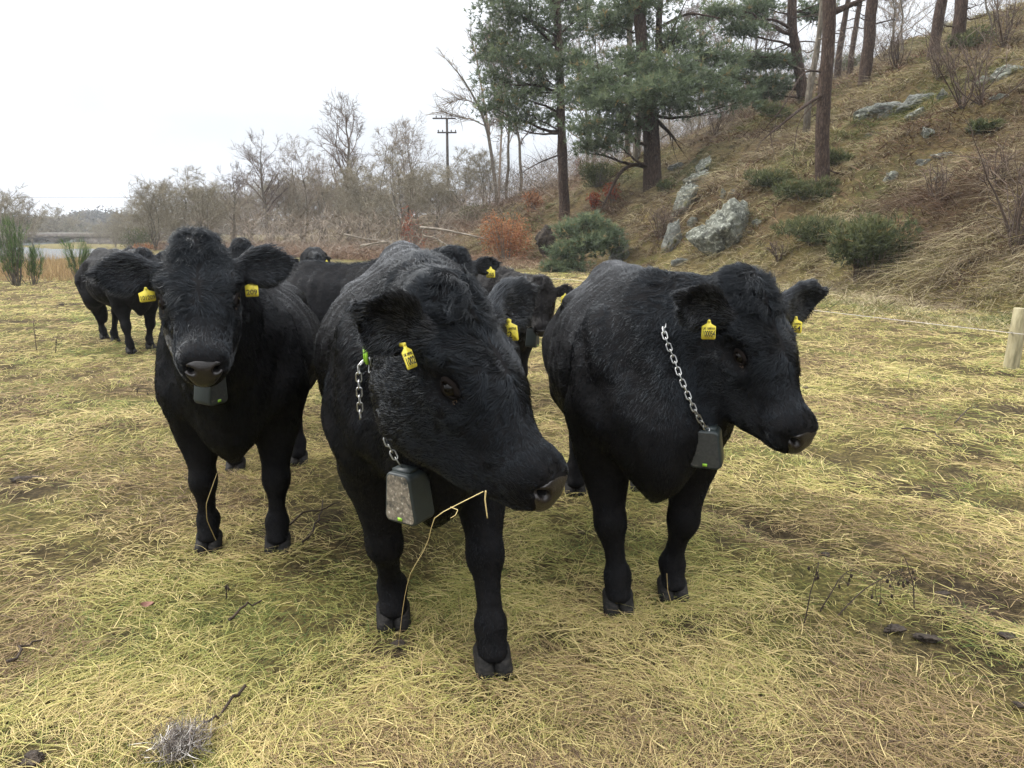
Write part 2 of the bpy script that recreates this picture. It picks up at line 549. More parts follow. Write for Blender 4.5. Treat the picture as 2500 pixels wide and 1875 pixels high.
def bare_tree_meshes(name, seed, H=10.0, spread=.35, r0=.12, stems=1, lean=(0, 0), levels=3, n1=14, n2=7, twigs=6, droop=0.0, fork=.3, mat=None, up=.6, twl=.5):
    rs = np.random.default_rng(seed)
    T, B = Geo(), Geo()
    ends, dirs = [], []
    def branch(p, d, L, r, lv):
        n = 6
        P = [p]
        dd = d
        for k in range(n - 1):
            dd = unit(dd + rs.normal(0, .16, 3) + np.array((0, 0, (.10 * up if lv < 3 else 0) - droop * (lv > 1) * .35)))
            P.append(P[-1] + dd * L / (n - 1))
        P = np.array(P)
        R = r * np.linspace(1, .35, n)
        B.tube(P, R, 5 if lv == 1 else 3, caps=False, a=rs.uniform(.2, .8))
        if lv >= levels:
            for k in range(1, n):
                for _ in range(twigs):
                    q = rs.random()
                    ends.append(P[k - 1] * (1 - q) + P[k] * q)
                    dirs.append(unit(dd + rs.normal(0, .7, 3) + np.array((0, 0, .25 - droop))))
            return
        for _ in range(n2 if lv == 1 else max(3, n2 - 2)):
            q = rs.uniform(.25, 1.0)
            i = min(n - 2, int(q * (n - 1)))
            bp = P[i] + (P[i + 1] - P[i]) * (q * (n - 1) - i)
            nd = unit(unit(P[i + 1] - P[i]) * .75 + rs.normal(0, .55, 3) + np.array((0, 0, .15 * up)))
            branch(bp, nd, L * rs.uniform(.38, .62), max(.012, r * .55 * (1 - .4 * q)), lv + 1)
    for s in range(stems):
        a = rs.uniform(0, 6.28)
        top = np.array((lean[0] + math.cos(a) * spread * H * .25 * (stems > 1), lean[1] + math.sin(a) * spread * H * .25 * (stems > 1), H * rs.uniform(.85, 1)))
        base = np.array((math.cos(a), math.sin(a), 0)) * .12 * (stems > 1)
        n = 10
        P = arc(base, top, (rs.normal(0, .03 * H), rs.normal(0, .03 * H), 0), n)
        P[1:] += np.cumsum(rs.normal(0, .012 * H, (n - 1, 3)), 0) * (1, 1, 0)
        P[0, 2] -= .3
        R = r0 * (stems ** -.35) * np.linspace(1, .12, n) ** .9
        T.tube(P, R, 7, caps=False)
        for k in range(n1):
            q = fork + (1 - fork) * (k + rs.random()) / n1
            i = min(n - 2, int(q * (n - 1)))
            bp = P[i] + (P[i + 1] - P[i]) * (q * (n - 1) - i)
            an = rs.uniform(0, 6.28)
            nd = unit(np.array((math.cos(an), math.sin(an), up * rs.uniform(.6, 1.4))))
            L = spread * H * (1.15 - .75 * q) * rs.uniform(.7, 1.2)
            branch(bp, nd, L, max(.024, R[i] * .5), 1 if levels > 1 else levels)
    E, D = np.array(ends), np.array(dirs)
    tw = thorns(E, D, rs.uniform(.4, 1.1, len(E)) * twl, np.full(len(E), .0045 * H / 9 + .003), rs, rs.uniform(0, 1, len(E)))
    B.add(*tw)
    return T.mesh('trunk', M_BARK), B.mesh('crown', mat or M_TWIG, smooth=False, attr='tone')

VAR = {
    'alder': [bare_tree_meshes('alder', 100 + i, 11, .40, .24, 1, n1=20, n2=6, twigs=2, up=.9, mat=M_TWIGD) for i in range(2)],
    'ash': [bare_tree_meshes('ash', 120 + i, 10, .42, .15, 2, n1=12, n2=6, twigs=2, up=.8, fork=.2) for i in range(2)],
    'willow': [bare_tree_meshes('willow', 140 + i, 6, .55, .10, 4, n1=9, n2=6, twigs=3, up=.6, fork=.12, mat=M_TWIGG, twl=.4) for i in range(3)],
    'birch': [bare_tree_meshes('birch', 160 + i, 10, .26, .10, 1, n1=16, n2=6, twigs=3, droop=.35, up=.9, mat=M_TWIGD) for i in range(2)],
}

def place_tree(kind, k, name, label, px, y, base_py, top_py, group='bare trees beyond the field', rot=None, base=None, wide=1.0):
    H = {'alder': 11.0, 'ash': 10.0, 'willow': 6.0, 'birch': 10.0}[kind]
    p = pixt(px, base_py, y) if base is None else base
    topz = pix(px, top_py, y)[2]
    s = max(.2, (topz - p[2]) / (H * .97))
    r = link(name, None, None, p, (0, 0, rot if rot is not None else (px * 1.7) % 6.28))
    r.scale = (s * wide, s * wide, s)
    tag(r, label, 'tree', group)
    T, B = VAR[kind][k % len(VAR[kind])]
    link('trunk', T, r)
    link('crown', B, r)
    return r

def needles(centres, radii, n_tuft, rs, per=9, L=.17, w=.011, cap=1.0):
    """Tufts of needles through flattened pads of foliage: thin triangles fanning from each tuft's twig."""
    V_, A_ = [], []
    vol = np.array([r[0] * r[0] * r[1] for r in radii]) ** .75
    cnt = np.maximum(6, (n_tuft * vol / vol.sum()).astype(int))
    for (c, (rx, rz), n) in zip(centres, radii, cnt):
        q = rs.normal(0, 1, (n, 3))
        q = unit(q) * rs.random((n, 1)) ** .38
        # lumpy outline
        lump = .25 + 1.5 * vnoise(unit(q) * 3.1 + np.asarray(c) * .7, 5)
        P = np.asarray(c) + q * np.array((rx, rx, rz)) * lump[:, None]
        upw = unit(q * (1, 1, .6) + np.array((0, 0, .55)) + rs.normal(0, .25, (n, 3)))
        D = unit(upw[:, None] * .9 + rs.normal(0, .62, (n, per, 3)))
        S = unit(np.cross(D, rs.normal(0, 1, (n, per, 3))))
        l = (L * rs.uniform(.7, 1.25, (n, per)))[..., None]
        P = P[:, None]
        ww = w * rs.uniform(.8, 1.3, (n, per))[..., None]
        V_.append(np.stack([P - S * ww + D * l * .08, P + S * ww + D * l * .08, P + D * l], 2).reshape(-1, 3))
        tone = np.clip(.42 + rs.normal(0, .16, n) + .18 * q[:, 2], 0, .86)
        tone = np.where(rs.random(n) < .03, 1.0, tone)
        A_.append(np.repeat(tone, per * 3))
    V = np.concatenate(V_)
    return V, np.arange(len(V)).reshape(-1, 3), np.concatenate(A_)

def make_pine(name, label, trunk, d0, pads=(), dead=(), limbs=(), n_tuft=3000, seed=0, taper=.55, sides=12, mat=None, needle=(.25, .017), buried=.4, flare=1.25, extra=()):
    """trunk: photo pixels and distance (px, py, y) from the root up; d0: diameter at the root; pads: (px, py, dy, rx, rz) foliage in photo pixels.
    dead/limbs: lists of pixel paths for bare boughs: [(px, py, dy), ...], radius."""
    rs = np.random.default_rng(seed)
    P = np.array([pix(a, b, c) for a, b, c in trunk])
    y0 = trunk[0][2]
    gz = float(ground_z(P[:1, 0], P[:1, 1])[0])
    base = P[0].copy()
    base[2] = min(gz, base[2]) - buried
    s = np.linspace(0, 1, 14)
    t = np.linspace(0, 1, len(P))
    # smooth the way up
    PP = np.stack([np.interp(s, t, P[:, i]) for i in range(3)], 1)
    for _ in range(2):
        PP[1:-1] = (PP[:-2] + 2 * PP[1:-1] + PP[2:]) / 4
    PP = np.concatenate([[base], PP])
    R = d0 / 2 * np.concatenate([[flare], np.linspace(1.0, taper, 14)])
    root = link(name, None, None, base)
    tag(root, label, 'tree', 'pine trees on the slope')
    g = Geo()
    g.tube(PP - base, R, sides, caps=True)
    # roots flare
    V = g.V[0]
    g.V[0] = V + (np.stack([vnoise(V * 6 + 3, seed), vnoise(V * 6 + 9, seed), .5 + 0 * V[:, 0]], 1) - .5) * d0 * .16
    g.build('trunk', mat or M_PINE, root)
    C, RR = [], []
    limb_mat = mat or M_PINE
    def near_trunk(z):
        i = np.argmin(np.abs(PP[:, 2] - z))
        return PP[i], R[i]
    for (a, b, dy, rx, rz) in pads:
        c = pix(a, b, y0 + dy)
        m = y0 / FPX
        C.append(c - base)
        RR.append((rx * m * 1.2, rz * m * 1.15))
        q, r = near_trunk(c[2] - .25 * np.linalg.norm(c[:2] - PP[7][:2]))
        L = np.linalg.norm(c - q)
        B = arc(q, c, (0, 0, .06 * L * rs.uniform(-1, 1)), 8, rs, .035 * L)
        g = Geo()
        g.tube(B - base, np.linspace(min(r * .45, .025 + .018 * L), .012, 8), 5, caps=False)
        for _ in range(5):
            i = rs.integers(3, 8)
            e = c + rs.normal(0, 1, 3) * np.array((rx * m, rx * m, rz * m)) * .6
            g.tube(arc(B[i], e, rs.normal(0, .06, 3), 4) - base, np.linspace(.02, .006, 4), 3, caps=False)
        g.build('limb', limb_mat, root)
    for path, r in list(limbs) + list(dead):
        K = np.array([pix(a, b, y0 + dy) for a, b, dy in path])
        u = np.linspace(0, 1, 12)
        Kp = np.stack([np.interp(u, np.linspace(0, 1, len(K)), K[:, i]) for i in range(3)], 1)
        for _ in range(2):
            Kp[1:-1] = (Kp[:-2] + 2 * Kp[1:-1] + Kp[2:]) / 4
        g = Geo()
        g.tube(Kp - base, np.linspace(r, r * .3, 12), 6, caps=False)
        for _ in range(7):
            i = rs.integers(4, 12)
            dv = unit(Kp[min(i, 11)] - Kp[i - 1] + rs.normal(0, .5, 3) * np.linalg.norm(Kp[min(i, 11)] - Kp[i - 1]))
            e = Kp[i] + (dv + rs.normal(0, .35, 3)) * rs.uniform(.4, 1.3) * (.5 + r * 6)
            g.tube(arc(Kp[i], e, rs.normal(0, .08, 3), 5) - base, np.linspace(r * .3, .005, 5), 3, caps=False)
        g.build('limb', limb_mat, root)
    for (z0, z1, nb, Lb) in extra:                        # bare side shoots between two fractions of the trunk
        for _ in range(nb):
            i = int(rs.uniform(z0, z1) * 14)
            an = rs.uniform(0, 6.28)
            e = PP[i] + np.array((math.cos(an), math.sin(an), rs.uniform(-.3, .5))) * Lb * rs.uniform(.4, 1)
            B = arc(PP[i], e, rs.normal(0, .12 * Lb, 3), 7, rs, .03 * Lb)
            g = Geo()
            g.tube(B - base, np.linspace(.035, .008, 7), 4, caps=False)
            for _ in range(4):
                j = rs.integers(3, 7)
                g.tube(arc(B[j], B[j] + rs.normal(0, .35, 3) * Lb * .5, rs.normal(0, .05, 3), 4) - base, np.linspace(.014, .004, 4), 3, caps=False)
            g.build('limb', limb_mat, root)
    if pads:
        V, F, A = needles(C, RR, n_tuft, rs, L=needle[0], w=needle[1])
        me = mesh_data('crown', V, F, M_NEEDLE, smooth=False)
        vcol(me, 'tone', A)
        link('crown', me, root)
    return root

PINEM = 1
make_pine('pine_tree', 'tall pine with dark green boughs above the orange bush', [(1380, 575, 38), (1374, 400, 38), (1368, 200, 38), (1352, -160, 38)], .54, seed=1, n_tuft=5400,
    pads=[(1232, 15, -1, 62, 34), (1300, 50, 0, 66, 36), (1215, 95, 0, 50, 32), (1262, 140, -.6, 70, 36), (1205, 195, -.2, 42, 24), (1196, 262, 0, 34, 22), (1240, 245, -.8, 52, 28), (1306, 222, .5, 64, 32),
          (1345, 110, 1, 52, 40), (1252, 300, -1, 32, 18), (1425, 52, 1, 50, 34), (1400, 5, 1.4, 70, 30), (1325, 165, -1.2, 52, 28), (1290, 285, -.5, 34, 18), (1180, 130, .6, 30, 20), (1345, 290, 1, 40, 22), (1260, -60, 0, 90, 40)],
    dead=[([(1374, 375, 0), (1320, 395, -.6), (1275, 420, -1.0)], .05), ([(1366, 120, 0), (1300, 60, 0), (1290, -10, 0)], .09)])
make_pine('pine_tree', 'thick forked pine with an arching bare lower bough beside the pale rock', [(1594, 545, 35), (1592, 400, 35), (1586, 250, 35), (1566, 110, 35), (1545, -140, 35)], .84, seed=2, n_tuft=7200, taper=.5,
    pads=[(1470, 195, -1, 66, 30), (1545, 150, 0, 60, 30), (1630, 175, -1.4, 66, 30), (1705, 205, -1, 62, 28), (1780, 240, 0, 52, 24), (1420, 235, -.6, 52, 26), (1505, 255, -1.8, 72, 26), (1600, 225, -2.2, 72, 26), (1440, 310, -1.6, 46, 24),
          (1482, 348, -1.6, 48, 20), (1525, 305, -1.2, 44, 24), (1425, 362, -1.4, 28, 14), (1660, 95, 0, 60, 26), (1500, 60, 1, 66, 34), (1560, 10, 0, 70, 30), (1655, 258, -1.2, 56, 20), (1740, 140, .6, 60, 22), (1405, 150, 1, 50, 26)],
    dead=[([(1580, 402, -.1), (1535, 400, -.4), (1505, 430, -.6), (1480, 490, -.8), (1462, 520, -.9)], .105), ([(1590, 300, -.1), (1545, 310, -.6), (1500, 330, -1.0)], .07)],
    limbs=[([(1588, 260, 0), (1612, 160, .1), (1606, 60, .2), (1625, -120, .2)], .26), ([(1600, 290, 0), (1640, 330, .4), (1650, 345, .5)], .10), ([(1604, 70, .1), (1680, 30, .2), (1760, 45, .4)], .08)])
make_pine('pine_tree', 'straight bare pine trunk rising out of gorse in the middle of the bank', [(2014, 520, 24.5), (2006, 400, 24.5), (2010, 250, 24.5), (2025, 100, 24.5), (2030, -200, 24.5)], .44, seed=3, taper=.82,
    dead=[([(2005, 232, -.1), (1955, 265, -.8), (1900, 310, -1.4), (1858, 345, -1.8)], .055), ([(2003, 175, -.1), (1960, 170, -.5), (1915, 260, -1.0), (1870, 310, -1.2)], .035), ([(2003, 240, -.1), (1950, 290, -.6), (1940, 350, -.9), (1935, 405, -1)], .02)],
    limbs=[([(2030, 32, 0), (2070, 15, .1), (2115, -4, .2), (2200, -80, .3)], .12)], extra=[(.3, .6, 4, 1.0)], flare=1.35)
make_pine('pine_tree', 'leaning reddish pine with ragged branches left of the straight bare trunk', [(1962, 245, 38), (1945, 130, 38), (1932, 60, 38), (1940, -180, 38)], .52, seed=4, n_tuft=3200, taper=.7,
    pads=[(1760, 30, -.5, 40, 16), (1812, 70, -.5, 44, 16), (1850, 20, .3, 44, 20), (1905, 150, .4, 40, 16), (1880, 205, .4, 44, 16), (1830, 150, 1, 48, 16), (1990, 30, .6, 40, 18), (1780, 190, 1, 50, 18), (1850, 235, .8, 46, 16)],
    extra=[(.3, .95, 14, 2.6)], dead=[([(1938, 75, 0), (1890, 45, -.2), (1840, 50, -.4), (1800, 35, -.5)], .08)])
make_pine('pine_tree', 'dark pine trunk on a mossy ledge below the skyline', [(2108, 212, 34), (2122, 100, 34), (2130, 0, 34), (2140, -200, 34)], .50, seed=5, taper=.8, extra=[(.3, .9, 8, 1.6)])
make_pine('pine_tree', 'thinner of the two dark pines close together on the upper bank', [(2276, 140, 32), (2290, 60, 32), (2310, -60, 32), (2325, -220, 32)], .42, seed=6, taper=.85)
make_pine('pine_tree', 'thicker of the two dark pines close together on the upper bank', [(2332, 185, 30), (2340, 90, 30), (2354, -60, 30), (2364, -240, 30)], .52, seed=7, taper=.85, extra=[(.35, .6, 5, 1.2)])
make_pine('pine_tree', 'slim grey trunk, farther of the two behind the forked pine', [(1526, 545, 43), (1530, 400, 43), (1536, 250, 43), (1538, 0, 43)], .40, seed=8, taper=.7, mat=M_BARK, extra=[(.5, .95, 8, 1.5)])
make_pine('pine_tree', 'slim grey trunk, nearer of the two behind the forked pine', [(1545, 520, 41), (1552, 400, 41), (1562, 250, 41), (1560, 0, 41)], .42, seed=9, taper=.7, mat=M_BARK, extra=[(.5, .95, 8, 1.5)])
make_pine('pine_tree', 'white-patched thin trunk tucked behind the straight bare pine', [(1975, 225, 30), (1990, 150, 30), (2004, 60, 30), (2010, -60, 30)], .24, seed=10, taper=.7, mat=M_BARK, extra=[(.3, .95, 8, 1.2)])
for k, (a, b, t_, yy, w) in enumerate([(2048, 135, -40, 46, .34), (2078, 140, -40, 44, .3)]):
    make_pine('pine_tree', ['slender leaning pine stem on the skyline', 'darker slender pine stem on the skyline'][k], [(a, b, yy), (a + 12, 60, yy), (a + 30, t_, yy), (a + 40, -200, yy)], w, seed=11 + k, taper=.7, extra=[(.2, .9, 6, 1.4)])
make_pine('pine_sapling', 'bushy young pine at the foot of the bank with low green boughs', [(1420, 640, 29), (1425, 600, 29), (1440, 550, 29)], .14, seed=14, n_tuft=1900, needle=(.2, .016),
    pads=[(1390, 560, -.2, 30, 18), (1440, 540, 0, 34, 18), (1482, 568, .2, 30, 16), (1372, 618, -.4, 30, 22), (1425, 600, -.5, 36, 22), (1500, 600, .3, 30, 18), (1395, 655, -.6, 34, 14), (1455, 585, -.6, 28, 16), (1350, 650, -.4, 24, 14)])

# bare broadleaved trees: kind, variant, column, distance, foot, top, label
BARE = [
    ('alder', 0, 858, 72, 610, 268, 'tallest bare tree over the far thicket, rounded crown'),
    ('alder', 1, 662, 68, 610, 350, 'bare twin-topped tree standing above the grey scrub'),
    ('ash', 0, 1018, 74, 560, 322, 'thin bare tree just left of the power pole'),
    ('ash', 1, 965, 78, 580, 345, 'spindly bare tree between the tallest tree and the pole'),
    ('willow', 0, 385, 58, 625, 470, 'rounded grey willow at the end of the scrub by the river'),
    ('willow', 1, 445, 60, 625, 445, 'grey willow second from the river'),
    ('willow', 2, 515, 60, 625, 455, 'grey willow leaning over the cows, third from the river'),
    ('alder', 1, 575, 64, 625, 420, 'dark bare tree between the willows and the twin-topped tree'),
    ('ash', 1, 742, 70, 620, 370, 'grey bare tree leaning left of the tallest tree'),
    ('ash', 0, 800, 66, 620, 400, 'low bare tree under the tallest one'),
    ('willow', 0, 905, 62, 620, 430, 'pale lichened bare tree right under the tallest crown'),
    ('willow', 1, 990, 60, 610, 410, 'pale lichened bush tree below the power pole'),
    ('willow', 2, 1060, 58, 600, 450, 'grey scrub tree at the foot of the pole'),
    ('birch', 0, 1236, 58, 430, 60, 'drooping birch close behind the dark pine boughs'),
    ('birch', 1, 1268, 60, 430, 30, 'second drooping birch behind the dark pine boughs'),
    ('willow', 1, 1120, 62, 530, 400, 'low scrub tree on the slope below the leaning tree'),
    ('willow', 0, 1190, 60, 500, 390, 'brown scrub tree on the slope below the birches'),
    ('ash', 0, 620, 90, 615, 440, 'hazy bare tree farther back in the scrub'),
    ('alder', 0, 480, 95, 615, 470, 'distant dark tree top over the willows'),
    ('birch', 0, 1700, 60, 300, -40, 'thin birch on the brow above the forked pine'),
    ('ash', 1, 1790, 64, 260, -60, 'tangled bare tree on the brow beside the ragged pine'),
    ('birch', 1, 1870, 62, 220, -40, 'thin birch behind the ragged pine'),
    ('ash', 0, 2200, 42, 140, -120, 'thin grey tree on the skyline between the pines'),
    ('birch', 1, 2165, 44, 150, -90, 'pale birch standing behind the mossy ledge'),
    ('ash', 1, 2420, 34, 120, -160, 'bare tree at the top of the bank by the corner'),
    ('birch', 0, 1640, 62, 330, 40, 'birch behind the forked pine'),
    ('ash', 1, 1440, 66, 420, 20, 'bare tree seen through the gap between the two big pines'),
    ('willow', 2, 1690, 50, 360, 270, 'brown brush on the brow right of the forked pine'),
    ('willow', 0, 1610, 54, 380, 300, 'brown brush behind the forked pine'),
    ('willow', 1, 1760, 46, 320, 225, 'brown brush below the ragged pine'),
    ('willow', 2, 28, 66, 640, 480, 'brown bare tree on the far river bank, leftmost'),
    ('alder', 0, 80, 120, 600, 495, 'slim bare trees by the bridge end'),
    ('willow', 0, 128, 172, 600, 515, 'wide bare oak-like tree behind the bridge'),
    ('willow', 1, 190, 165, 600, 532, 'round-headed tree behind the bridge arches'),
    ('willow', 2, 245, 140, 600, 548, 'reddish brush right of the bridge'),
    ('willow', 1, 320, 90, 615, 545, 'dark low bush tree on the near river bank'),
    ('willow', 0, 285, 120, 610, 555, 'grey brush beyond the end of the bridge'),
    ('alder', 1, 20, 110, 600, 490, 'bare tree at the far river bank behind the leftmost one'),
]
for kind, k, px, y, b, t_, lab in BARE:
    place_tree(kind, k, {'alder': 'alder_tree', 'ash': 'ash_tree', 'willow': 'willow_tree', 'birch': 'birch_tree'}[kind], lab, px, y, b, t_, wide=1.25 if kind == 'willow' else 1.0)

# the bare tree that leans out over the power pole
def leaning_tree():
    rs = np.random.default_rng(77)
    base = pixt(1216, 400, 56)
    root = link('leaning_tree', None, None, base)
    tag(root, 'bare tree leaning out towards the power pole', 'tree', 'bare trees beyond the field')
    T, B = Geo(), Geo()
    paths = [[(1216, 400, 0), (1195, 330, 0), (1170, 260, -.3), (1130, 190, -.6), (1085, 140, -.8)], [(1195, 330, 0), (1180, 240, .4), (1165, 150, .6), (1150, 90, .8)],
             [(1190, 310, 0), (1150, 290, -.3), (1110, 285, -.4), (1080, 270, -.5)], [(1170, 260, -.2), (1135, 240, -.4), (1095, 250, -.6)], [(1216, 395, 0), (1225, 300, .5), (1235, 200, .8), (1228, 110, 1)]]
    for k, path in enumerate(paths):
        K = np.array([pix(a, b, 56 + c) for a, b, c in path]) - base
        if k == 0 or k == 4:
            K[0, 2] = -.3
        u = np.linspace(0, 1, 12)
        P = np.stack([np.interp(u, np.linspace(0, 1, len(K)), K[:, i]) for i in range(3)], 1)
        P[1:-1] = (P[:-2] + 2 * P[1:-1] + P[2:]) / 4
        r = (.16, .10, .05, .04, .10)[k]
        (T if k == 0 else B).tube(P, np.linspace(r, .02, 12), 6, caps=False)
        E, D = [], []
        for j in range(3, 12):
            for _ in range(5):
                d = unit(unit(P[j] - P[j - 1]) + rs.normal(0, .6, 3) + (0, 0, .1))
                Q = arc(P[j], P[j] + d * rs.uniform(.5, 1.6), rs.normal(0, .12, 3), 5)
                B.tube(Q, np.linspace(.022, .008, 5), 3, caps=False, a=rs.random())
                for _ in range(7):
                    E.append(Q[rs.integers(1, 5)])
                    D.append(unit(d + rs.normal(0, .7, 3) - (0, 0, .2)))
        B.add(*thorns(np.array(E), np.array(D), rs.uniform(.3, .8, len(E)), np.full(len(E), .006), rs, rs.random(len(E))))
    T.build('trunk', M_BARK, root)
    B.build('crown', M_TWIG, root, smooth=False, attr='tone')
leaning_tree()

# the rest of the belt behind: nothing sets these apart
rs = np.random.default_rng(88)
for k in range(34):
    px = 320 + 820 * (k + rs.random()) / 34
    y = rs.uniform(66, 105)
    top = np.interp(px, [320, 420, 560, 700, 850, 1000, 1140], [515, 485, 480, 455, 450, 455, 440]) + rs.uniform(-15, 35)
    kind = ['willow', 'ash', 'willow', 'alder', 'willow'][k % 5]
    place_tree(kind, k, {'alder': 'alder_tree', 'ash': 'ash_tree', 'willow': 'willow_tree'}[kind], 'one of the bare trees crowded in the hazy belt behind the thicket', px, y, 620, top, group='bare trees crowded in the belt', wide=1.35)
# ------------------------------------------------------------------ rocks, gorse, thicket, far things
def rock_material(name, lich, base):
    m, t, b = mat_new(name)
    tc = nod(t, 'ShaderNodeTexCoord')
    n1 = nod(t, 'ShaderNodeTexNoise', Scale=2.2, Detail=9.0, Roughness=0.68)
    n2_ = nod(t, 'ShaderNodeTexNoise', Scale=9.0, Detail=7.0, Roughness=0.7)
    vo = nod(t, 'ShaderNodeTexVoronoi', Scale=3.0, feature='DISTANCE_TO_EDGE')
    for n in (n1, n2_, vo):
        t.links.new(tc.outputs['Object'], n.inputs['Vector'])
    c1 = ramp(t, n1.outputs['Fac'], [(0.32, tuple(c * .3 for c in base)), (0.5, base), (0.66, tuple(min(1, c * 1.7) for c in base))])
    mr = nod(t, 'ShaderNodeMapRange')
    mr.inputs['From Min'].default_value, mr.inputs['From Max'].default_value = lich, lich + .07
    t.links.new(n2_.outputs['Fac'], mr.inputs['Value'])
    mx = nod(t, 'ShaderNodeMix', data_type='RGBA')
    t.links.new(mr.outputs[0], mx.inputs[0])
    t.links.new(c1, mx.inputs[6])
    mx.inputs[7].default_value = (0.27, 0.28, 0.235, 1)
    # moss in hollows
    n3 = nod(t, 'ShaderNodeTexNoise', Scale=1.4, Detail=6.0)
    t.links.new(tc.outputs['Object'], n3.inputs['Vector'])
    mr2 = nod(t, 'ShaderNodeMapRange')
    mr2.inputs['From Min'].default_value, mr2.inputs['From Max'].default_value = .60, .66
    t.links.new(n3.outputs['Fac'], mr2.inputs['Value'])
    mx2 = nod(t, 'ShaderNodeMix', data_type='RGBA')
    t.links.new(mr2.outputs[0], mx2.inputs[0])
    t.links.new(mx.outputs[2], mx2.inputs[6])
    mx2.inputs[7].default_value = (0.085, 0.08, 0.028, 1)
    t.links.new(mx2.outputs[2], b.inputs['Base Color'])
    b.inputs['Roughness'].default_value = 0.9
    bp = nod(t, 'ShaderNodeBump', Strength=1.0, Distance=0.10)
    t.links.new(n2_.outputs['Fac'], bp.inputs['Height'])
    t.links.new(bp.outputs[0], b.inputs['Normal'])
    return m
M_ROCK = rock_material('lichened pale rock', 0.53, (0.10, 0.105, 0.084))
M_ROCKD = rock_material('dark crag rock', 0.60, (0.11, 0.115, 0.10))

def ico(n=4):
    import bmesh
    bm = bmesh.new()
    bmesh.ops.create_icosphere(bm, subdivisions=n, radius=1.0)
    V = np.array([v.co[:] for v in bm.verts])
    F = np.array([[v.index for v in f.verts] for f in bm.faces])
    bm.free()
    return V, F
ICO5, ICO4, ICO3 = ico(5), ico(4), ico(3)

def rock_shape(seed, r, tilt=(0, 0, 0), cuts=26, rough=.3, ic=None):
    rs = np.random.default_rng(seed)
    V, F = ic or ICO5
    rad = np.full(len(V), 1.0)
    for _ in range(cuts):
        n = unit(rs.normal(0, 1, 3))
        d = rs.uniform(.42, .85)
        c = V @ n
        rad = np.where(c > .05, np.minimum(rad, d / np.maximum(c, .05)), rad)
    P = V * rad[:, None]
    # bedding steps and cracks
    k = P @ unit(np.array((.35, .2, 1.0)))
    st = np.abs((k * 4.2 + 1.4 * vnoise(P * 1.7, seed)) % 1 - .5)
    rg = np.abs(fbm(P * 3.3 + 7, seed + 11, 3) - .5)
    P = P * (1 - .22 * np.clip(.05 - rg, 0, 1) / .05 * min(1.0, rough * 2))[:, None]
    P = P * (1 + rough * (fbm(P * 2.6, seed, 4) - .5) * 1.8 - .16 * np.clip(.12 - st, 0, 1) / .12 * .7 + rough * .5 * (fbm(P * 9, seed + 3, 3) - .5))[:, None]
    from mathutils import Euler
    R = np.array(Euler(tilt).to_matrix())
    return (P * np.asarray(r)) @ R.T, F

def rock(label, px, py, y, w, hgt, seed, mat=None, depth=None, tilt=(0, 0, 0), sink=.25, group='rock outcrops on the bank'):
    """w, hgt: size in photo pixels."""
    m = y / FPX
    c = pix(px, py, y)
    dp = (depth or min(w, hgt) * m * .5)
    V, F = rock_shape(seed, (w * m * .58, dp * 1.1, hgt * m * .60), tilt)
    z = float(ground_z(c[:1], c[1:2])[0])
    lo = V[:, 2].min()
    o = link('rock', mesh_data('rock', V, F, mat or M_ROCK, smooth=False), None, c)
    tag(o, label, 'rock', group)
    return o

def on_hill(px, py, y0=14, y1=90):
    """Distance at which the sight line through a photo pixel meets the ground."""
    yy = np.linspace(y0, y1, 600)
    P = np.array([pix(px, py, y) for y in yy])
    gz = ground_z(P[:, 0], P[:, 1])
    hit = np.flatnonzero(P[:, 2] < gz)
    if len(hit):
        return float(yy[hit[0]])
    k = yy > 26
    return float(yy[k][np.argmin((P[:, 2] - gz)[k])])

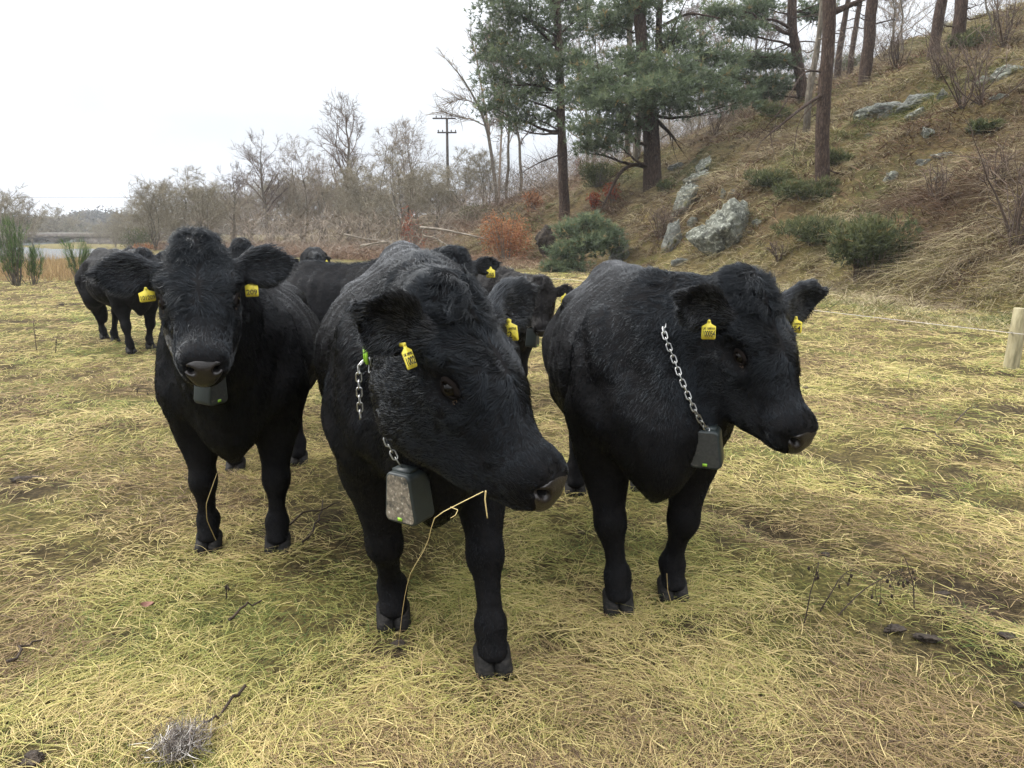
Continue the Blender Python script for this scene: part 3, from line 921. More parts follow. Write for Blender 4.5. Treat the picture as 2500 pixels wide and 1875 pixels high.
ROCKS = [
    ('broad pale lichen-covered rock face low on the bank', 1765, 578, 205, 165, 21, M_ROCK, (.0, .5, .25)),
    ('narrow pale rock rib above the broad pale face', 1665, 500, 55, 110, 22, M_ROCK, (0, .4, 0)),
    ('dark broken rock between the forked pine and the broad pale face', 1640, 590, 55, 110, 23, M_ROCKD, (0, .3, 0)),
    ('cracked grey rock step above the broad pale face', 1700, 440, 90, 55, 24, M_ROCK, (0, -.5, 0)),
    ('upright grey rock above the rock step', 1718, 410, 36, 55, 25, M_ROCK, (0, .4, 0)),
    ('dark slab rock right of the forked pine, high up', 1650, 410, 60, 30, 26, M_ROCKD, (0, -.35, 0)),
    ('mossy boulder at the foot of the bank beside the young pine', 1515, 625, 70, 75, 27, M_ROCKD, (0, 0, 0)),
    ('white-splashed boulder high on the bank right of the straight pine', 2108, 283, 80, 60, 28, M_ROCK, (0, -.2, 0)),
    ('dark crag beside the white-splashed boulder', 2170, 270, 100, 60, 29, M_ROCKD, (0, -.3, 0)),
    ('jagged dark ledge under the two close pines', 2240, 250, 110, 50, 30, M_ROCKD, (0, -.4, 0)),
    ('pale split rock below the dark ledge', 2240, 285, 60, 40, 31, M_ROCK, (0, .5, 0)),
    ('flat rock with a dark underside in the middle of the bank', 2312, 383, 70, 28, 32, M_ROCK, (0, .1, 0)),
    ('small pale rock under the flat rock', 2305, 436, 70, 26, 33, M_ROCK, (0, 0, 0)),
    ('small white-topped rock right of the straight pine', 2180, 440, 50, 40, 34, M_ROCK, (0, 0, 0)),
    ('large pale slabs at the upper corner of the bank', 2455, 180, 110, 60, 35, M_ROCK, (0, -.35, 0)),
    ('grey slab left of the large corner slabs', 2395, 205, 60, 40, 36, M_ROCK, (0, -.3, 0)),
    ('low pale rock under the gorse in the middle of the bank', 1945, 455, 40, 28, 37, M_ROCK, (0, 0, 0)),
    ('small stone at the roots of the straight pine', 1990, 490, 26, 14, 38, M_ROCKD, (0, 0, 0)),
    ('small white stone in the grass below the broad pale face', 1862, 640, 24, 14, 39, M_ROCK, (0, 0, 0)),
    ('pale rock nub at the right edge of the bank', 2478, 425, 46, 40, 40, M_ROCK, (0, .2, 0)),
    ('grey rock rib below the dark ledge', 2262, 330, 40, 44, 41, M_ROCK, (0, .6, 0)),
]
for lab, px, py, w, h_, sd, mt, tl in ROCKS:
    y = on_hill(px, py + h_ * .25) or 24
    rock(lab, px, py, y + .34 * min(w, h_) * y / FPX * .5 + .1, w, h_, sd, mt, tilt=tl)

for lab, px, py, w, h_, sd, mt in [('small broken stone right of the broad pale face', 1850, 545, 40, 30, 61, M_ROCK), ('dark broken stone left under the broad pale face', 1665, 640, 50, 34, 62, M_ROCKD),
        ('narrow lichened stone under the narrow rock rib', 1690, 545, 34, 40, 63, M_ROCK), ('thin white stone on top of the broad pale face', 1765, 478, 20, 44, 64, M_ROCK), ('small stone above the gorse under the straight pine', 1790, 470, 22, 26, 65, M_ROCKD),
        ('half-buried dark stone left of the flat rock', 2255, 400, 40, 24, 66, M_ROCKD), ('stone at the end of the jagged ledge', 2300, 235, 44, 30, 67, M_ROCKD), ('low broken stone below the large corner slabs', 2440, 240, 60, 26, 68, M_ROCK),
        ('pale stone among the twigs right of the flat rock', 2400, 395, 30, 18, 69, M_ROCK), ('dark stone under the white-splashed boulder', 2130, 330, 40, 22, 70, M_ROCKD)]:
    y = on_hill(px, py + h_ * .25) or 24
    rock(lab, px, py, y + .1, w, h_, sd, mt)

# ---------------- gorse and broom: every spray its own little fan
M_GORSE = attr_mat('gorse green', [(0.0, (0.028, 0.034, 0.016)), (0.45, (0.065, 0.080, 0.034)), (0.8, (0.105, 0.112, 0.045)), (1.0, (0.20, 0.15, 0.07))], rough=0.75, spec=0.2, trans=0.1)
M_BROOM = attr_mat('broom green', [(0.0, (0.03, 0.05, 0.018)), (0.6, (0.07, 0.12, 0.035)), (1.0, (0.12, 0.16, 0.06))], rough=0.7, trans=0.1)
M_BROWN = attr_mat('dead bracken and bramble', [(0.0, (0.052, 0.032, 0.022)), (0.4, (0.14, 0.082, 0.054)), (0.75, (0.225, 0.15, 0.10)), (1.0, (0.34, 0.26, 0.175))], rough=0.9, spec=0.1, trans=0.1)
M_RUSS = attr_mat('russet leaves', [(0.0, (0.12, 0.045, 0.022)), (0.5, (0.26, 0.11, 0.05)), (1.0, (0.38, 0.20, 0.10))], rough=0.8, spec=0.15, trans=0.25)
M_REDL = attr_mat('red brown beech leaves', [(0.0, (0.10, 0.02, 0.012)), (0.5, (0.22, 0.05, 0.025)), (1.0, (0.34, 0.10, 0.04))], rough=0.8, spec=0.15, trans=0.25)
M_DRY = attr_mat('dry stalks', [(0.0, (0.12, 0.07, 0.04)), (0.5, (0.27, 0.18, 0.09)), (1.0, (0.42, 0.32, 0.17))], rough=0.9, spec=0.1, trans=0.15)

def bush(name, label, px, py, w, h_, mat, seed, cat='bush', y=None, n=2200, L=.13, wd=.010, group='gorse and bushes on the bank', leafy=False, stems=14, up=.7):
    rs = np.random.default_rng(seed)
    y = y or (on_hill(px, py + h_ * .45) or 20)
    m = y / FPX
    base = pix(px, py, y + w * m * .25)
    c0 = base.copy()
    base[2] = float(ground_z(base[:1], base[1:2])[0])
    top = pix(px, py - h_ * .5, y)[2]
    H = max(.25, top - base[2])
    rx = w * m * .5
    root = link(name, None, None, base)
    tag(root, label, cat, group)
    g = Geo()
    tips = []
    for k in range(stems):
        a = rs.uniform(0, 6.28)
        e = np.array((math.cos(a) * rx * rs.uniform(.2, .85), math.sin(a) * rx * rs.uniform(.2, .8), H * rs.uniform(.55, .95)))
        P = arc((math.cos(a) * rx * .1, math.sin(a) * rx * .1, -.1), e, (0, 0, .1 * H), 6, rs, .02)
        g.tube(P, np.linspace(.02, .006, 6), 4, caps=False)
        tips.append(e)
    g.build('stems', M_BARK, root)
    # foliage shell and inside, in lobes
    nl = 13
    lob = np.array([(rs.uniform(-.6, .6) * rx, rs.uniform(-.6, .6) * rx, H * rs.uniform(.12, .66)) for _ in range(nl)])
    lr = np.array([(rx * rs.uniform(.32, .5), H * rs.uniform(.24, .40)) for _ in range(nl)])
    which = rs.integers(0, nl, n)
    q = unit(rs.normal(0, 1, (n, 3))) * rs.random((n, 1)) ** .35
    P = lob[which] + q * np.stack([lr[which, 0], lr[which, 0], lr[which, 1]], 1)
    P[:, 2] = np.maximum(P[:, 2], .02)
    per = 1 if leafy else 4
    D = unit(unit(q)[:, None] * .6 + np.array((0, 0, up)) + rs.normal(0, .55, (n, per, 3)))
    S = unit(np.cross(D, rs.normal(0, 1, (n, per, 3))))
    l = (L * rs.uniform(.6, 1.3, (n, per)))[..., None]
    tone = np.clip(.45 + rs.normal(0, .2, n) + .25 * q[:, 2], 0, 1)
    P = P[:, None]
    V = np.stack([P - S * wd, P + S * wd, P + D * l], 2).reshape(-1, 3)
    me = mesh_data('foliage', V, np.arange(len(V)).reshape(-1, 3), mat, smooth=False)
    vcol(me, 'tone', np.repeat(tone, per * 3))
    link('foliage', me, root)
    return root

GORSE = [
    ('largest gorse bush low on the bank', 2140, 610, 230, 200, 3600), ('low brown-tipped gorse left of the largest bush', 1985, 580, 200, 110, 2200),
    ('gorse patch under the straight pine', 1960, 470, 170, 90, 2200), ('dark gorse left of the straight pine', 1890, 440, 130, 70, 1500),
    ('small gorse against the straight pine trunk', 2045, 385, 70, 50, 700), ('small gorse on the grassy brow', 1895, 270, 80, 60, 800),
    ('gorse tuft on the ridge edge', 1860, 262, 40, 40, 300), ('gorse on the skyline behind the straight pine', 2060, 150, 90, 60, 900),
    ('gorse bush high between the pines and the corner', 2380, 85, 120, 60, 900), ('small dark gorse at the rock step', 1625, 455, 50, 40, 400),
    ('dark green bush behind the forked pine roots', 1460, 430, 110, 90, 1500), ('dark green bush at the foot of the power pole', 1105, 475, 36, 60, 500),
    ('olive bush below the leaning tree', 1160, 520, 90, 60, 800), ('round gorse clump on the river side of the scrub', 335, 570, 90, 60, 1200),
    ('low green fern clump near the top right', 2390, 315, 90, 50, 700), ('low dark gorse under the pale rock', 1810, 690, 70, 40, 500),
]
for k, (lab, px, py, w, h_, n) in enumerate(GORSE):
    bush('gorse_bush', lab, px, py, w, h_, M_GORSE, 300 + k, n=n, y=60 if 'river side' in lab else (78 if 'power pole' in lab else None), wd=.012 if n > 1000 else .016, L=.14)
RUSSET = [('big orange-brown beech bush in the thicket', 1235, 560, 150, 130, M_RUSS, 4200), ('small russet bush left of the tall pine', 1300, 490, 60, 70, M_RUSS, 900),
          ('red-leaved sapling right of the tall pine', 1415, 400, 32, 50, M_REDL, 420), ('red-leaved sapling below the arching bough', 1448, 490, 40, 60, M_REDL, 500),
          ('red-leaved shoots between the slim trunks', 1495, 470, 50, 60, M_REDL, 420), ('red shoots beside the big pine boughs', 1480, 395, 24, 24, M_REDL, 180),
          ('red-brown bramble clump in the middle thicket', 1010, 545, 80, 90, M_REDL, 700), ('russet clump behind the far left cow', 345, 610, 60, 40, M_RUSS, 500)]
for k, (lab, px, py, w, h_, mt, n) in enumerate(RUSSET):
    bush('beech_bush' if mt is M_RUSS else 'beech_sapling', lab, px, py, w, h_, mt, 350 + k, n=n, leafy=True, L=.085, wd=.032, y=34 if px == 1235 else (46 if px == 1010 else (55 if px == 345 else None)), up=.1, group='russet bushes in the thicket')

def broom(label, px, base_py, top_py, w, y, seed, n):
    rs = np.random.default_rng(seed)
    base = pixt(px, base_py, y)
    H = pix(px, top_py, y)[2] - base[2]
    root = link('broom_bush', None, None, base)
    tag(root, label, 'bush', 'broom on the river bank')
    m = y / FPX
    g, S = Geo(), Geo()
    for k in range(n):
        a = rs.uniform(0, 6.28)
        r = w * m * .5 * rs.random() ** .6
        e = np.array((math.cos(a) * r, math.sin(a) * r, H * rs.uniform(.6, 1.0)))
        P = arc((math.cos(a) * .06, math.sin(a) * .06, -.05), e, rs.normal(0, .05, 3), 6)
        S.tube(P, np.linspace(.014, .004, 6), 3, caps=False)
        j = rs.integers(2, 6, 40)
        p0 = P[j] + rs.normal(0, .03, (40, 3))
        D = unit(unit(P[-1] - P[0]) + rs.normal(0, .25, (40, 3)))
        g.add(*thorns(p0, D, rs.uniform(.15, .4, 40), np.full(40, .006), rs, rs.random(40)))
    S.build('stems', M_BARK, root)
    g.build('foliage', M_BROOM, root, smooth=False, attr='tone')
broom('tall bright green broom on the river bank', 42, 700, 545, 70, 21, 1, 30)
broom('short sparse broom beside the tall one', 80, 690, 610, 60, 21.5, 2, 14)
broom('sparse broom before the water right of the tall one', 195, 685, 592, 80, 22.5, 3, 18)

# ---------------- uncountable growth, one object each
def ribbons(P0, D, L, w, rs, tone, bend, n=4):
    """Many thin curved blades: P0 roots, D start direction, bend end direction; n cross lines."""
    m = len(P0)
    t = np.linspace(0, 1, n)
    side = unit(np.cross(D, np.stack([rs.normal(0, .4, m), rs.normal(0, .4, m), np.ones(m)], 1)))
    X = P0[:, None] + D[:, None] * (L[:, None] * t)[..., None] + bend[:, None] * (L[:, None] * t ** 2)[..., None]
    W = (w[:, None] * np.array([1, .9, .65, .12] if n == 4 else np.linspace(1, .15, n)))[..., None]
    V = np.stack([X - side[:, None] * W, X + side[:, None] * W], 2).reshape(-1, 3)
    b = np.arange(m)[:, None] * 2 * n
    F = np.concatenate([np.stack([b + 2 * k, b + 2 * k + 1, b + 2 * k + 3, b + 2 * k + 2], -1).reshape(-1, 4) for k in range(n - 1)])
    return V, F, np.repeat(tone, 2 * n)

def stuff(name, label, cat, V, F, A, mat, group=None):
    me = mesh_data(name, V, F, mat, smooth=False)
    vcol(me, 'tone', A)
    o = link(name, me)
    tag(o, label, cat, group, 'stuff')
    return o

def scatter(n, px0, px1, y0, y1, rs, keep=None):
    """Ground points spread evenly over the view between two photo columns and two distances."""
    y = np.exp(rs.uniform(math.log(y0), math.log(y1), n))
    px = rs.uniform(px0, px1, n)
    x = (px - 1250) / FPX * y * 1.0
    if keep is not None:
        k = keep(x, y)
        x, y = x[k], y[k]
    return x, y

rs = np.random.default_rng(401)
# thicket of bramble, bracken and leafless scrub along the far foot of the hill
def scrub_zone(x, y):
    return (foot_dist(x, y) > -np.interp(y, [28, 36, 50, 90], [1.5, 5, 14, 40])) & (river_dist(x, y) > 3)
x, y = scatter(60000, 300, 1440, 30, 80, rs, lambda x, y: scrub_zone(x, y) & (n2(x, y, 3.0, 55, 2) > .36))
n = len(x)
P0 = np.stack([x, y, ground_z(x, y) - .05], 1)
a = rs.uniform(0, 6.28, n)
D = unit(np.stack([np.cos(a), np.sin(a), rs.uniform(.1, 1.5, n)], 1))
Lh = (.7 + 1.5 * n2(x, y, 5.0, 60, 2)) * rs.uniform(.4, 1.2, n)
bend = np.stack([np.cos(a) * .3 + rs.normal(0, .3, n), np.sin(a) * .3 + rs.normal(0, .3, n), -rs.uniform(.2, 1.0, n)], 1)
tone = np.clip(n2(x, y, 4.0, 66, 2) * 1.2 - .22 + rs.normal(0, .2, n), 0, 1)
stuff('bramble_thicket', 'brown tangle of bramble and dead bracken along the far foot of the hill', 'thicket', *ribbons(P0, D, Lh, rs.uniform(.007, .016, n) * (y / 45), rs, tone, bend, 3), M_BROWN)
x, y = scatter(34000, 300, 1500, 40, 95, rs, lambda x, y: scrub_zone(x, y) & (foot_dist(x, y) > -30) & (n2(x, y, 4.0, 155, 2) > .38))
n = len(x)
P0 = np.stack([x, y, ground_z(x, y) - .05 + rs.random(n) ** 1.5 * 2.4], 1)
a = rs.uniform(0, 6.28, n)
D = unit(np.stack([np.cos(a) * .8, np.sin(a) * .8, rs.uniform(-.1, 1.2, n)], 1))
Lh = (.6 + 1.5 * n2(x, y, 6.0, 160, 2)) * rs.uniform(.4, 1.2, n)
bend = np.stack([np.cos(a) * .25, np.sin(a) * .25, -rs.uniform(-.1, .3, n)], 1)
tone = np.clip(n2(x, y, 5.0, 166, 2) * 1.1 - .25 + rs.normal(0, .2, n), 0, 1)
stuff('leafless_scrub', 'grey-brown leafless scrub behind the brambles', 'scrub', *ribbons(P0, D, Lh, rs.uniform(.006, .013, n) * (y / 50), rs, tone, bend, 3), M_TWIG)
x, y = scatter(30000, 1180, 2560, 38, 78, rs, lambda x, y: (foot_dist(x, y) > 7) & (n2(x, y, 5.0, 355, 2) > .40))
n = len(x)
P0 = np.stack([x, y, ground_z(x, y) - .05 + rs.random(n) ** 1.6 * 2.6], 1)
a = rs.uniform(0, 6.28, n)
D = unit(np.stack([np.cos(a) * .6, np.sin(a) * .6, rs.uniform(.1, 1.4, n)], 1))
Lh = (.5 + 1.6 * n2(x, y, 6.0, 360, 2)) * rs.uniform(.4, 1.2, n)
bend = np.stack([np.cos(a) * .25, np.sin(a) * .25, -rs.uniform(-.1, .3, n)], 1)
tone = np.clip(n2(x, y, 5.0, 366, 2) * 1.2 - .15 + rs.normal(0, .2, n), 0, 1)
stuff('brow_brush', 'brown bare brush along the brow of the hill behind the pines', 'scrub', *ribbons(P0, D, Lh, rs.uniform(.006, .013, n) * (y / 50), rs, tone, bend, 3), M_TWIG)
# rough grass on the slope
x, y = scatter(150000, 1150, 2650, 11.5, 60, rs)
jx = rs.integers(0, len(x) // 22, len(x))                # tussocks
x, y = x[jx] + rs.normal(0, .10, len(x)), y[jx] + rs.normal(0, .10, len(x))
ok = foot_dist(x, y) > rs.uniform(-3.5, -.5, len(x))
x, y = x[ok], y[ok]
n = len(x)
gz = ground_z(x, y)
gx, gy = (ground_z(x + .3, y) - gz) / .3, (ground_z(x, y + .3) - gz) / .3
P0 = np.stack([x, y, gz - .03], 1)
a = rs.uniform(0, 6.28, n)
down = np.stack([-gx, -gy, 0 * gx], 1)
D = unit(np.stack([np.cos(a) * .55, np.sin(a) * .55, rs.uniform(.25, 1.0, n)], 1) + down * .35)
tall = n2(x, y, 2.6, 70, 2)
Lh = (.16 + 1.15 * tall ** 1.7) * rs.uniform(.5, 1.3, n)
bend = unit(down + 1e-3) * .45 + np.stack([np.cos(a) * .3, np.sin(a) * .3, -rs.uniform(.4, 1.0, n)], 1)
olive = n2(x, y, 4.5, 75, 3)
tone = np.clip(.50 + (olive - .5) * 2.4 + rs.normal(0, .2, n), 0, 1)
M_HGRASS = attr_mat('rough slope grass', [(0.0, (0.075, 0.045, 0.028)), (0.25, (0.145, 0.11, 0.072)), (0.5, (0.36, 0.305, 0.19)), (0.72, (0.20, 0.175, 0.072)), (0.9, (0.115, 0.118, 0.042)), (1.0, (0.075, 0.088, 0.030))], rough=0.85, spec=0.15, trans=0.2)
stuff('slope_grass', 'long dead tussock grass covering the bank', 'grass', *ribbons(P0, D, Lh, w=rs.uniform(.006, .013, n) * (y / 20) ** .8, rs=rs, tone=tone, bend=bend, n=3), M_HGRASS)
# dry reeds on the river bank
x, y = scatter(9000, -200, 420, 22.5, 37, rs, lambda x, y: (river_dist(x, y) > .3) & (n2(x, y, 2.0, 300, 2) > .35))
n = len(x)
P0 = np.stack([x, y, ground_z(x, y) - .05], 1)
D = unit(np.stack([rs.normal(0, .2, n), rs.normal(0, .2, n), np.ones(n)], 1))
stuff('dry_reeds', 'tan dry reeds and docks along the river bank', 'reeds', *ribbons(P0, D, rs.uniform(.15, .62, n), rs.uniform(.004, .009, n), rs, np.clip(rs.normal(.5, .25, n), 0, 1), rs.normal(0, .15, (n, 3))), M_DRY)
# dead bracken and small brush scattered over the bank
x, y = scatter(42000, 1450, 2700, 14, 60, rs, lambda x, y: (foot_dist(x, y) > .6) & (n2(x, y, 3.2, 90, 3) > .49))
n = len(x)
P0 = np.stack([x, y, ground_z(x, y)], 1)
a = rs.uniform(0, 6.28, n)
D = unit(np.stack([np.cos(a) * .7, np.sin(a) * .7, rs.uniform(.5, 1.1, n)], 1))
stuff('dead_bracken', 'red-brown dead bracken scattered over the bank', 'bracken', *ribbons(P0, D, rs.uniform(.25, .75, n), rs.uniform(.006, .014, n) * (y / 22), rs, np.clip(rs.normal(.34, .22, n), 0, 1), np.stack([np.cos(a) * .3, np.sin(a) * .3, -.5 * np.ones(n)], 1), 3), M_BROWN)

# ---------------- bare shrubs on the near right of the bank
def shrub(label, px, py, top_py, y, seed, w=1.0, n=9):
    rs = np.random.default_rng(seed)
    base = pix(px, py, y)
    gz = float(ground_z(base[:1], base[1:2])[0])
    base[2] = gz
    H = pix(px, top_py, y)[2] - gz
    root = link('bare_shrub', None, None, base)
    tag(root, label, 'shrub', 'bare shrubs on the bank')
    for k in range(n):
        B = Geo()
        a = rs.uniform(0, 6.28)
        e = np.array((math.cos(a) * H * .45 * w * rs.random(), math.sin(a) * H * .4 * w * rs.random(), H * rs.uniform(.6, 1)))
        P = arc((0, 0, -.1), e, rs.normal(0, .08 * H, 3), 9, rs, .02 * H)
        B.tube(P, np.linspace(.022 if k else .04, .006, 9), 5, caps=False, a=.15)
        for _ in range(9):
            j = rs.integers(2, 9)
            d = unit(P[j] - P[j - 1] + rs.normal(0, .55, 3) * np.linalg.norm(P[j] - P[j - 1]))
            Q = arc(P[j], P[j] + d * H * rs.uniform(.15, .4), rs.normal(0, .03 * H, 3), 6)
            B.tube(Q, np.linspace(.011, .004, 6), 3, caps=False, a=rs.random())
            p0 = Q[rs.integers(1, 6, 7)]
            B.add(*thorns(p0, unit(d + rs.normal(0, .6, (7, 3))), rs.uniform(.15, .4, 7) * H * .35, np.full(7, .004), rs, rs.random(7)))
        B.build('stem', M_TWIGD, root, smooth=False, attr='tone')
shrub('bare hawthorn at the right edge of the bank', 2478, 625, 330, on_hill(2478, 625) or 17, 1, 1.1, 11)
shrub('bare shrub over the jagged dark ledge', 2350, 260, 60, on_hill(2350, 262) or 26, 2, 1.5, 9)
shrub('bare stems fanning across the corner slabs', 2400, 250, 70, on_hill(2400, 252) or 25, 3, 1.6, 7)
shrub('thin bare stems under the flat rock', 2290, 500, 400, on_hill(2290, 500) or 19, 4, .8, 6)
shrub('brown bare brush round the forked pine roots', 1610, 585, 500, on_hill(1610, 590) or 31, 5, 1.6, 14)
shrub('pale bare brush on the skyline under the two close pines', 2190, 160, 70, on_hill(2190, 165) or 34, 6, 1.3, 12)

shrub('tall bare brush on the brow below the corner of the sky', 2450, 110, -20, on_hill(2450, 115), 7, 1.2, 12)
shrub('brown brush on the skyline beside the mossy ledge pine', 2160, 150, 80, on_hill(2160, 152), 8, 1.4, 10)
shrub('low bare brush under the ragged pine', 1745, 330, 265, on_hill(1745, 330), 9, 1.6, 12)
shrub('bare stems rising beside the pale rock nub', 2440, 470, 360, on_hill(2440, 470), 10, 1.0, 8)
shrub('thin bare sapling in front of the largest gorse', 2085, 690, 600, on_hill(2085, 690), 11, .7, 5)
shrub('low bare brush left of the largest gorse', 1900, 640, 590, on_hill(1900, 640), 12, 1.5, 9)
shrub('bare thorn brush above the jagged ledge', 2290, 200, 110, on_hill(2290, 200), 13, 1.5, 10)
# fallen branches in the thicket
M_DEADWOOD = noise_mat('bleached dead wood', [(0.3, (0.10, 0.085, 0.068)), (0.7, (0.27, 0.235, 0.19))], 6, rough=0.9)
def fallen(label, pts, y, r, seed):
    rs = np.random.default_rng(seed)
    K = np.array([pix(a, b, y + c) for a, b, c in pts])
    base = K[0].copy()
    u = np.linspace(0, 1, 12)
    P = np.stack([np.interp(u, np.linspace(0, 1, len(K)), K[:, i]) for i in range(3)], 1) - base
    g = Geo().tube(P, np.linspace(r, r * .25, 12), 6)
    for _ in range(9):
        j = rs.integers(2, 12)
        g.tube(arc(P[j], P[j] + rs.normal(0, .6, 3) * (1, .7, .6) + (0, 0, .2), rs.normal(0, .1, 3), 6), np.linspace(r * .35, .008, 6), 4, caps=False)
    o = g.build('fallen_branch', M_DEADWOOD, None, loc=base)
    tag(o, label, 'branch', 'fallen branches in the thicket')
fallen('long bleached fallen branch ending in a hooked twig behind the nearest cow', [(1025, 555, 0), (1080, 560, 0), (1150, 575, -.4), (1195, 585, -.6), (1192, 605, -.6)], 36, .07, 1)
fallen('fallen branch lying flat in the thicket', [(880, 600, 0), (940, 590, 0), (1000, 600, .3)], 37, .06, 2)
fallen('forked fallen branch on the left of the thicket', [(840, 572, 0), (900, 585, 0), (960, 590, .2)], 38, .05, 3)
fallen('dead pole leaning over the thicket', [(1110, 610, 0), (1060, 580, 0), (1030, 575, .2)], 34, .06, 4)
V, F = rock_shape(71, (.55, .4, .75), cuts=10, rough=.5, ic=ICO4)
c = pix(1332, 580, 33)
tag(link('root_plate', mesh_data('root_plate', V, F, noise_mat('dark torn earth', [(0.35, (0.012, 0.010, 0.008)), (0.7, (0.06, 0.045, 0.032))], 9, rough=.95, bump=.05), smooth=False), None, c), 'dark torn root plate beside the orange-brown bush', 'roots')

# ---------------- power pole and line
def power_pole():
    base = pixt(1094, 480, 80)
    H = pix(1094, 288, 80)[2] - base[2]
    root = link('power_pole', None, None, base)
    tag(root, 'dark wooden power pole with two crossarms on the hill', 'pole')
    wood = noise_mat('creosoted pole', [(0.3, (0.02, 0.016, 0.014)), (0.7, (0.055, 0.045, 0.038))], 5, rough=.85)
    cer = noise_mat('dark insulators', [(0.3, (0.02, 0.016, 0.015)), (0.7, (0.05, 0.04, 0.035))], 5, rough=.3)
    Geo().tube([(0, 0, -.5), (0, 0, H * .5), (0, 0, H)], [.17, .15, .12], 10).build('shaft', wood, root)
    for z, w in ((H - .06, 1.15), (H - 1.4, .95)):
        g = Geo()
        g.box((-.25 if z > H - 1 else 0, -.16, z), (w, .06, .07))
        arm = g.build('crossarm', wood, root, smooth=False)
        for k in (-.9, -.45, .45, .9):
            q = Geo().tube([(k * w, -.16, z + .07), (k * w, -.16, z + .16), (k * w, -.16, z + .27)], [.03, .07, .04], 8)
            link('insulator', q.mesh('insulator', cer), arm)
    return root
power_pole()
P = [pix(-400 + 1000 * t, 487 - 5 * t * 1.9 + 22 * (t - .45) ** 2, 105) for t in np.linspace(0, 1, 30)]
c = P[0].copy()
tag(Geo().tube(np.array(P) - c, .022, 5).build('overhead_cable', noise_mat('cable', [(0.3, (0.05, 0.05, 0.05)), (0.7, (0.08, 0.08, 0.08))], 5), None, loc=c), 'thin overhead cable crossing the grey sky above the river', 'cable')

# ---------------- stone bridge over the river
def bridge():
    y = 150.0
    z0, z1 = pix(100, 600, y)[2] - .5, pix(100, 572, y)[2]
    x0, x1 = pix(-60, 572, y)[0], pix(330, 572, y)[0]
    stone = noise_mat('bridge stone', [(0.3, (0.10, 0.085, 0.075)), (0.55, (0.19, 0.165, 0.145)), (0.75, (0.28, 0.25, 0.22))], 1.6, rough=.9, bump=.05)
    cop = noise_mat('pale coping', [(0.3, (0.30, 0.28, 0.26)), (0.7, (0.45, 0.43, 0.40))], 2, rough=.85)
    base = np.array(((x0 + x1) / 2, y, z0))
    root = link('stone_bridge', None, None, base)
    tag(root, 'low stone arch bridge across the river in the distance', 'bridge')
    m = y / FPX
    arches = [(pix(112, 580, y)[0], 37 * m), (pix(188, 580, y)[0], 37 * m), (pix(36, 580, y)[0], 37 * m)]
    spring, rise = pix(0, 594, y)[2], pix(0, 580.5, y)[2]
    xs = np.linspace(x0, x1, 160)
    under = np.full(len(xs), z0)
    for cx, hw in arches:
        q = np.clip(1 - ((xs - cx) / hw) ** 2, 0, 1)
        under = np.maximum(under, np.where(q > 0, spring + (rise - spring) * np.sqrt(q), z0))
    topz = z1 - .25
    rows = []
    for yy in (-2.2, 2.2):
        rows += [np.stack([xs, np.full(160, yy), under], 1), np.stack([xs, np.full(160, yy), np.full(160, topz)], 1)]
    V = np.concatenate(rows) - (base[0], 0, base[2])
    i = np.arange(159)
    R = lambda a, b, f: np.stack([a * 160 + i, a * 160 + i + 1, b * 160 + i + 1, b * 160 + i], 1)[:, ::(-1 if f else 1)]
    Geo().add(V, np.concatenate([R(0, 1, 0), R(2, 3, 1), R(0, 2, 1), R(1, 3, 0)])).build('arches', stone, root, smooth=False)
    for yy in (-2.35, 2.35):
        g = Geo()
        g.box(((x0 + x1) / 2 - base[0], yy, topz + .1 - base[2]), ((x1 - x0) / 2, .14, .34))
        p = g.build('parapet', stone, root, smooth=False)
        g = Geo()
        g.box(((x0 + x1) / 2 - base[0], yy, topz + .49 - base[2]), ((x1 - x0) / 2, .2, .05))
        link('coping', g.mesh('coping', cop, smooth=False), p)
bridge()

# ---------------- far woods
rs = np.random.default_rng(900)
FW = attr_mat('far woodland', [(0.0, (0.035, 0.040, 0.030)), (0.4, (0.075, 0.070, 0.055)), (0.7, (0.11, 0.095, 0.075)), (1.0, (0.075, 0.09, 0.055))], rough=.95, spec=.05)
def far_wood(name, label, items):
    """Masses of crowns, each an uneven dome of leaf-sized flakes with gaps."""
    Vs, As = [], []
    for (x, y, z, r, h_, tone) in items:
        n = 270
        q = unit(rs.normal(0, 1, (n, 3))) * rs.uniform(.45, 1, (n, 1))
        q[:, 2] = np.abs(q[:, 2]) * 1.1
        q = q * (1 + .7 * (vnoise(unit(q) * 2.6 + x, 3) - .5))[:, None]
        P = np.array((x, y, z)) + q * (r, r, h_)
        s = .11 * r
        a, b = rs.normal(0, s, (n, 3)), rs.normal(0, s, (n, 3))
        Vs.append(np.stack([P, P + a, P + b], 1).reshape(-1, 3))
        As.append(np.repeat(np.clip(tone + rs.normal(0, .12, n), 0, 1), 3))
    V = np.concatenate(Vs)
    stuff(name, label, 'woodland', V, np.arange(len(V)).reshape(-1, 3), np.concatenate(As), FW)
items = []
for k in range(240):
    px = rs.uniform(-300, 900)
    y = rs.uniform(300, 440)
    top = np.interp(px, [-300, 0, 60, 140, 190, 240, 300, 350, 420, 900], [520, 520, 525, 528, 510, 508, 515, 522, 530, 545]) + rs.uniform(0, 22) + (440 - y) * .06
    p = pix(px, top, y)
    r = rs.uniform(5, 9)
    items.append((p[0], y, p[2] - 6, r, 6.0, rs.uniform(.1, .7)))
    items.append((p[0] + rs.normal(0, 4), y - 8, p[2] - 10, r, 7, rs.uniform(.1, .6)))
far_wood('far_woodland', 'blue-grey wooded hills beyond the river', items)
items = []
